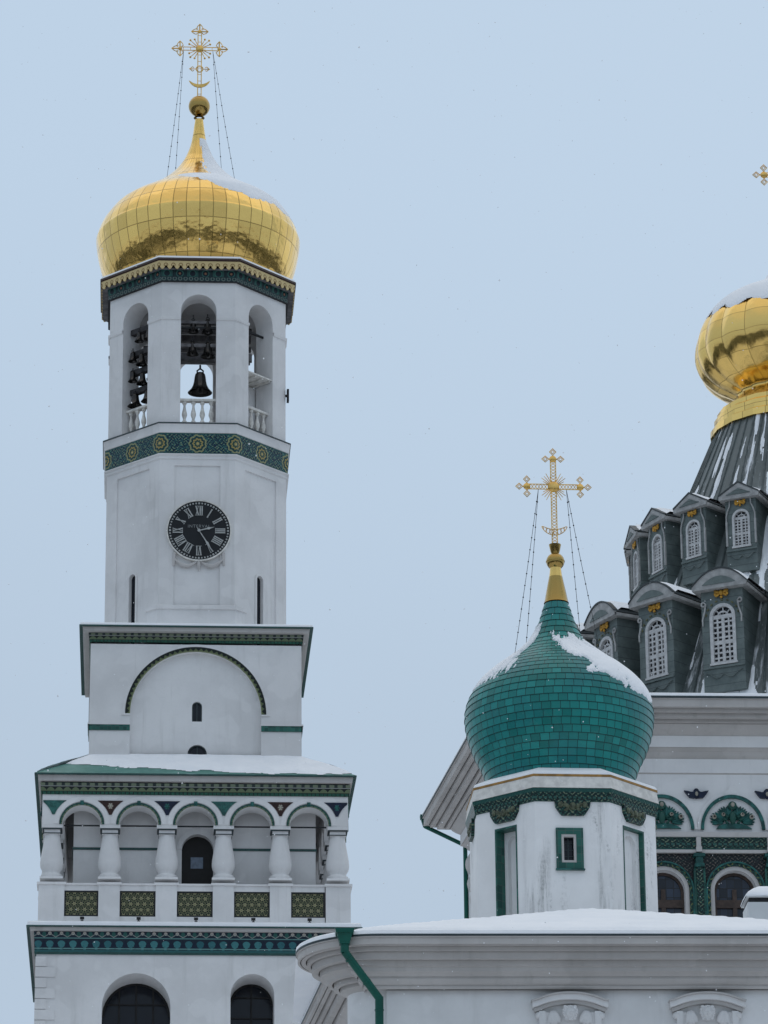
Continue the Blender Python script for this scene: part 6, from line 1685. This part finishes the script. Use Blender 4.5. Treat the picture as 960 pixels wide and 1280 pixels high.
# ================================================================== GROUND, WOODS, SNOWFALL
def flat(name, size, mat, z=0.0):
    q = MB(); q.face([(-size, -size, z), (size, -size, z), (size, size, z), (-size, size, z)]); o = q.build(name, mat); o['kind'] = 'structure'; return o
gm = Mat('snowy_ground', .85, spec=.2); gm.color(gm.mix((.66, .68, .71), (.80, .82, .85), gm.noise(.05, 6).ramp(.35, .65))); gm.bump(gm.noise(.8, 5), .4, .15)
flat('ground', 3000, gm.m)
rng = random.Random(3)
V, F = [], []
def conifer(x, y, h):
    r = h * rng.uniform(.15, .22); n = 7
    for t in range(3):
        z0 = h * (.08 + .27 * t); z1 = h * (.48 + .26 * t); rr = r * (1 - .27 * t); b = len(V); a0 = rng.random() * 6
        for i in range(n):
            a = a0 + 2 * PI * i / n; k = rr * rng.uniform(.75, 1.15); V.append((x + k * math.cos(a), y + k * math.sin(a), z0 + rng.uniform(-.04, .03) * h))
        V.append((x, y, z1))
        for i in range(n): F.append((b + i, b + (i + 1) % n, b + n))
for i in range(7500):
    a = rng.random() * 2 * PI; d = 100 + 520 * rng.random() ** .8
    x, y = 30 + d * math.cos(a), 105 + d * math.sin(a)
    if y > 60 and abs(x - 20) < 95 and y < 225: continue
    if abs(x) < 14 and -40 < y < 140: continue
    conifer(x, y, rng.uniform(12, 24))
me = bpy.data.meshes.new('conifer_wood'); me.from_pydata(V, [], F); fm = Mat('snow_dusted_conifer', .9)
fm.color(fm.mix((.030, .045, .035), (.22, .24, .25), fm.noise(.55, 4).ramp(.56, .72))); me.materials.append(fm.m)
wo = bpy.data.objects.new('conifer_wood', me); COL.objects.link(wo); wo['kind'] = 'stuff'; wo['label'] = 'dark conifer wood with snow dusted branches around the monastery'; wo['category'] = 'wood'

mb = MB()
for i in range(700):
    d = rng.uniform(12, 62); px, py = rng.uniform(-20, 980), rng.uniform(-20, 1300)
    c = CAM + ray(px, py) * d; r = rng.uniform(.0028, .0062) * (.35 + d / 55)
    b = len(mb.v); s_ = [rng.uniform(.6, 1.4) for _ in range(3)]
    for v in ((r * s_[0], 0, 0), (0, r * s_[1], 0), (-r * s_[0], 0, 0), (0, -r * s_[1], 0), (0, 0, r * s_[2]), (0, 0, -r * s_[2])): mb.v.append((c.x + v[0], c.y + v[1], c.z + v[2]))
    for f in ((0, 1, 4), (1, 2, 4), (2, 3, 4), (3, 0, 4), (1, 0, 5), (2, 1, 5), (3, 2, 5), (0, 3, 5)): mb.f.append([b + k for k in f]); mb.uv.append([(0, 0)] * 3)
sf = mb.build('falling_snowflakes', MT['snow'], weld=False); sf['kind'] = 'stuff'; sf['label'] = 'scattered white snowflakes falling through the air'; sf['category'] = 'snow'

# ================================================================== SKY, SUN, CAMERA
w = bpy.data.worlds.new('World'); S.world = w; w.use_nodes = True
nt = w.node_tree; bg = nt.nodes['Background']
sky = nt.nodes.new('ShaderNodeTexSky'); sky.sky_type = 'NISHITA'; sky.sun_disc = False
SE, SR = R(40), R(15)
sky.sun_elevation = SE; sky.sun_rotation = SR; sky.altitude = 200; sky.air_density = 1.0; sky.dust_density = 3.0; sky.ozone_density = 2.0
tc = nt.nodes.new('ShaderNodeTexCoord'); sep = nt.nodes.new('ShaderNodeSeparateXYZ'); nt.links.new(tc.outputs['Generated'], sep.inputs[0])
class W2: pass
zz = X(nt, sep.outputs[2]); xx = X(nt, sep.outputs[0])
nn = nt.nodes.new('ShaderNodeTexNoise'); nt.links.new(tc.outputs['Generated'], nn.inputs['Vector']); nn.inputs['Scale'].default_value = 3.2; nn.inputs['Detail'].default_value = 5
cl = X(nt, nn.outputs['Fac'])
def cmix(a, b, f):
    n = nt.nodes.new('ShaderNodeMix'); n.data_type = 'RGBA'
    for i, q in ((0, f), (6, a), (7, b)):
        if isinstance(q, X): nt.links.new(q.o, n.inputs[i])
        elif i == 0: n.inputs[0].default_value = q
        else: n.inputs[i].default_value = (*q, 1)
    return X(nt, n.outputs[2])
K = 1 / .12
low = tuple(c * K for c in (.46, .57, .70)); high = tuple(c * K for c in (.505, .635, .785)); zen = tuple(c * K for c in (.76, .765, .785))
g1 = cmix(low, high, (zz + cl * .22 - .11).ramp(.20, .46)); g2 = cmix(g1, zen, zz.ramp(.5, .95))
g3 = cmix(g2, X(nt, sky.outputs[0]), .012)
nt.links.new(g3.o, bg.inputs['Color']); bg.inputs['Strength'].default_value = .12
sl = bpy.data.lights.new('sun', 'SUN'); sl.energy = .5; sl.angle = R(120); sl.color = (1, .96, .90)
so = bpy.data.objects.new('sun', sl); COL.objects.link(so)
az = R(15)
dirv = Vector((math.sin(az) * math.cos(SE), math.cos(az) * math.cos(SE), math.sin(SE)))
so.rotation_euler = dirv.to_track_quat('Z', 'Y').to_euler()

cam = bpy.data.cameras.new('camera'); cam.sensor_fit = 'VERTICAL'; cam.sensor_height = 36; cam.lens = FPX / IH * 36; cam.clip_end = 6000; cam.clip_start = .1
co = bpy.data.objects.new('camera', cam); COL.objects.link(co)
mat = Matrix((RT, UP, -FW)).transposed().to_4x4(); mat.translation = CAM; co.matrix_world = mat
S.camera = co
S.render.resolution_x, S.render.resolution_y = 768, 1024
vs = S.view_settings; vs.view_transform = 'Standard'; vs.look = 'None'; vs.exposure = 0; vs.gamma = 1; vs.use_curve_mapping = False
S.render.engine = 'CYCLES'; S.cycles.max_bounces = 6; S.cycles.use_denoising = True
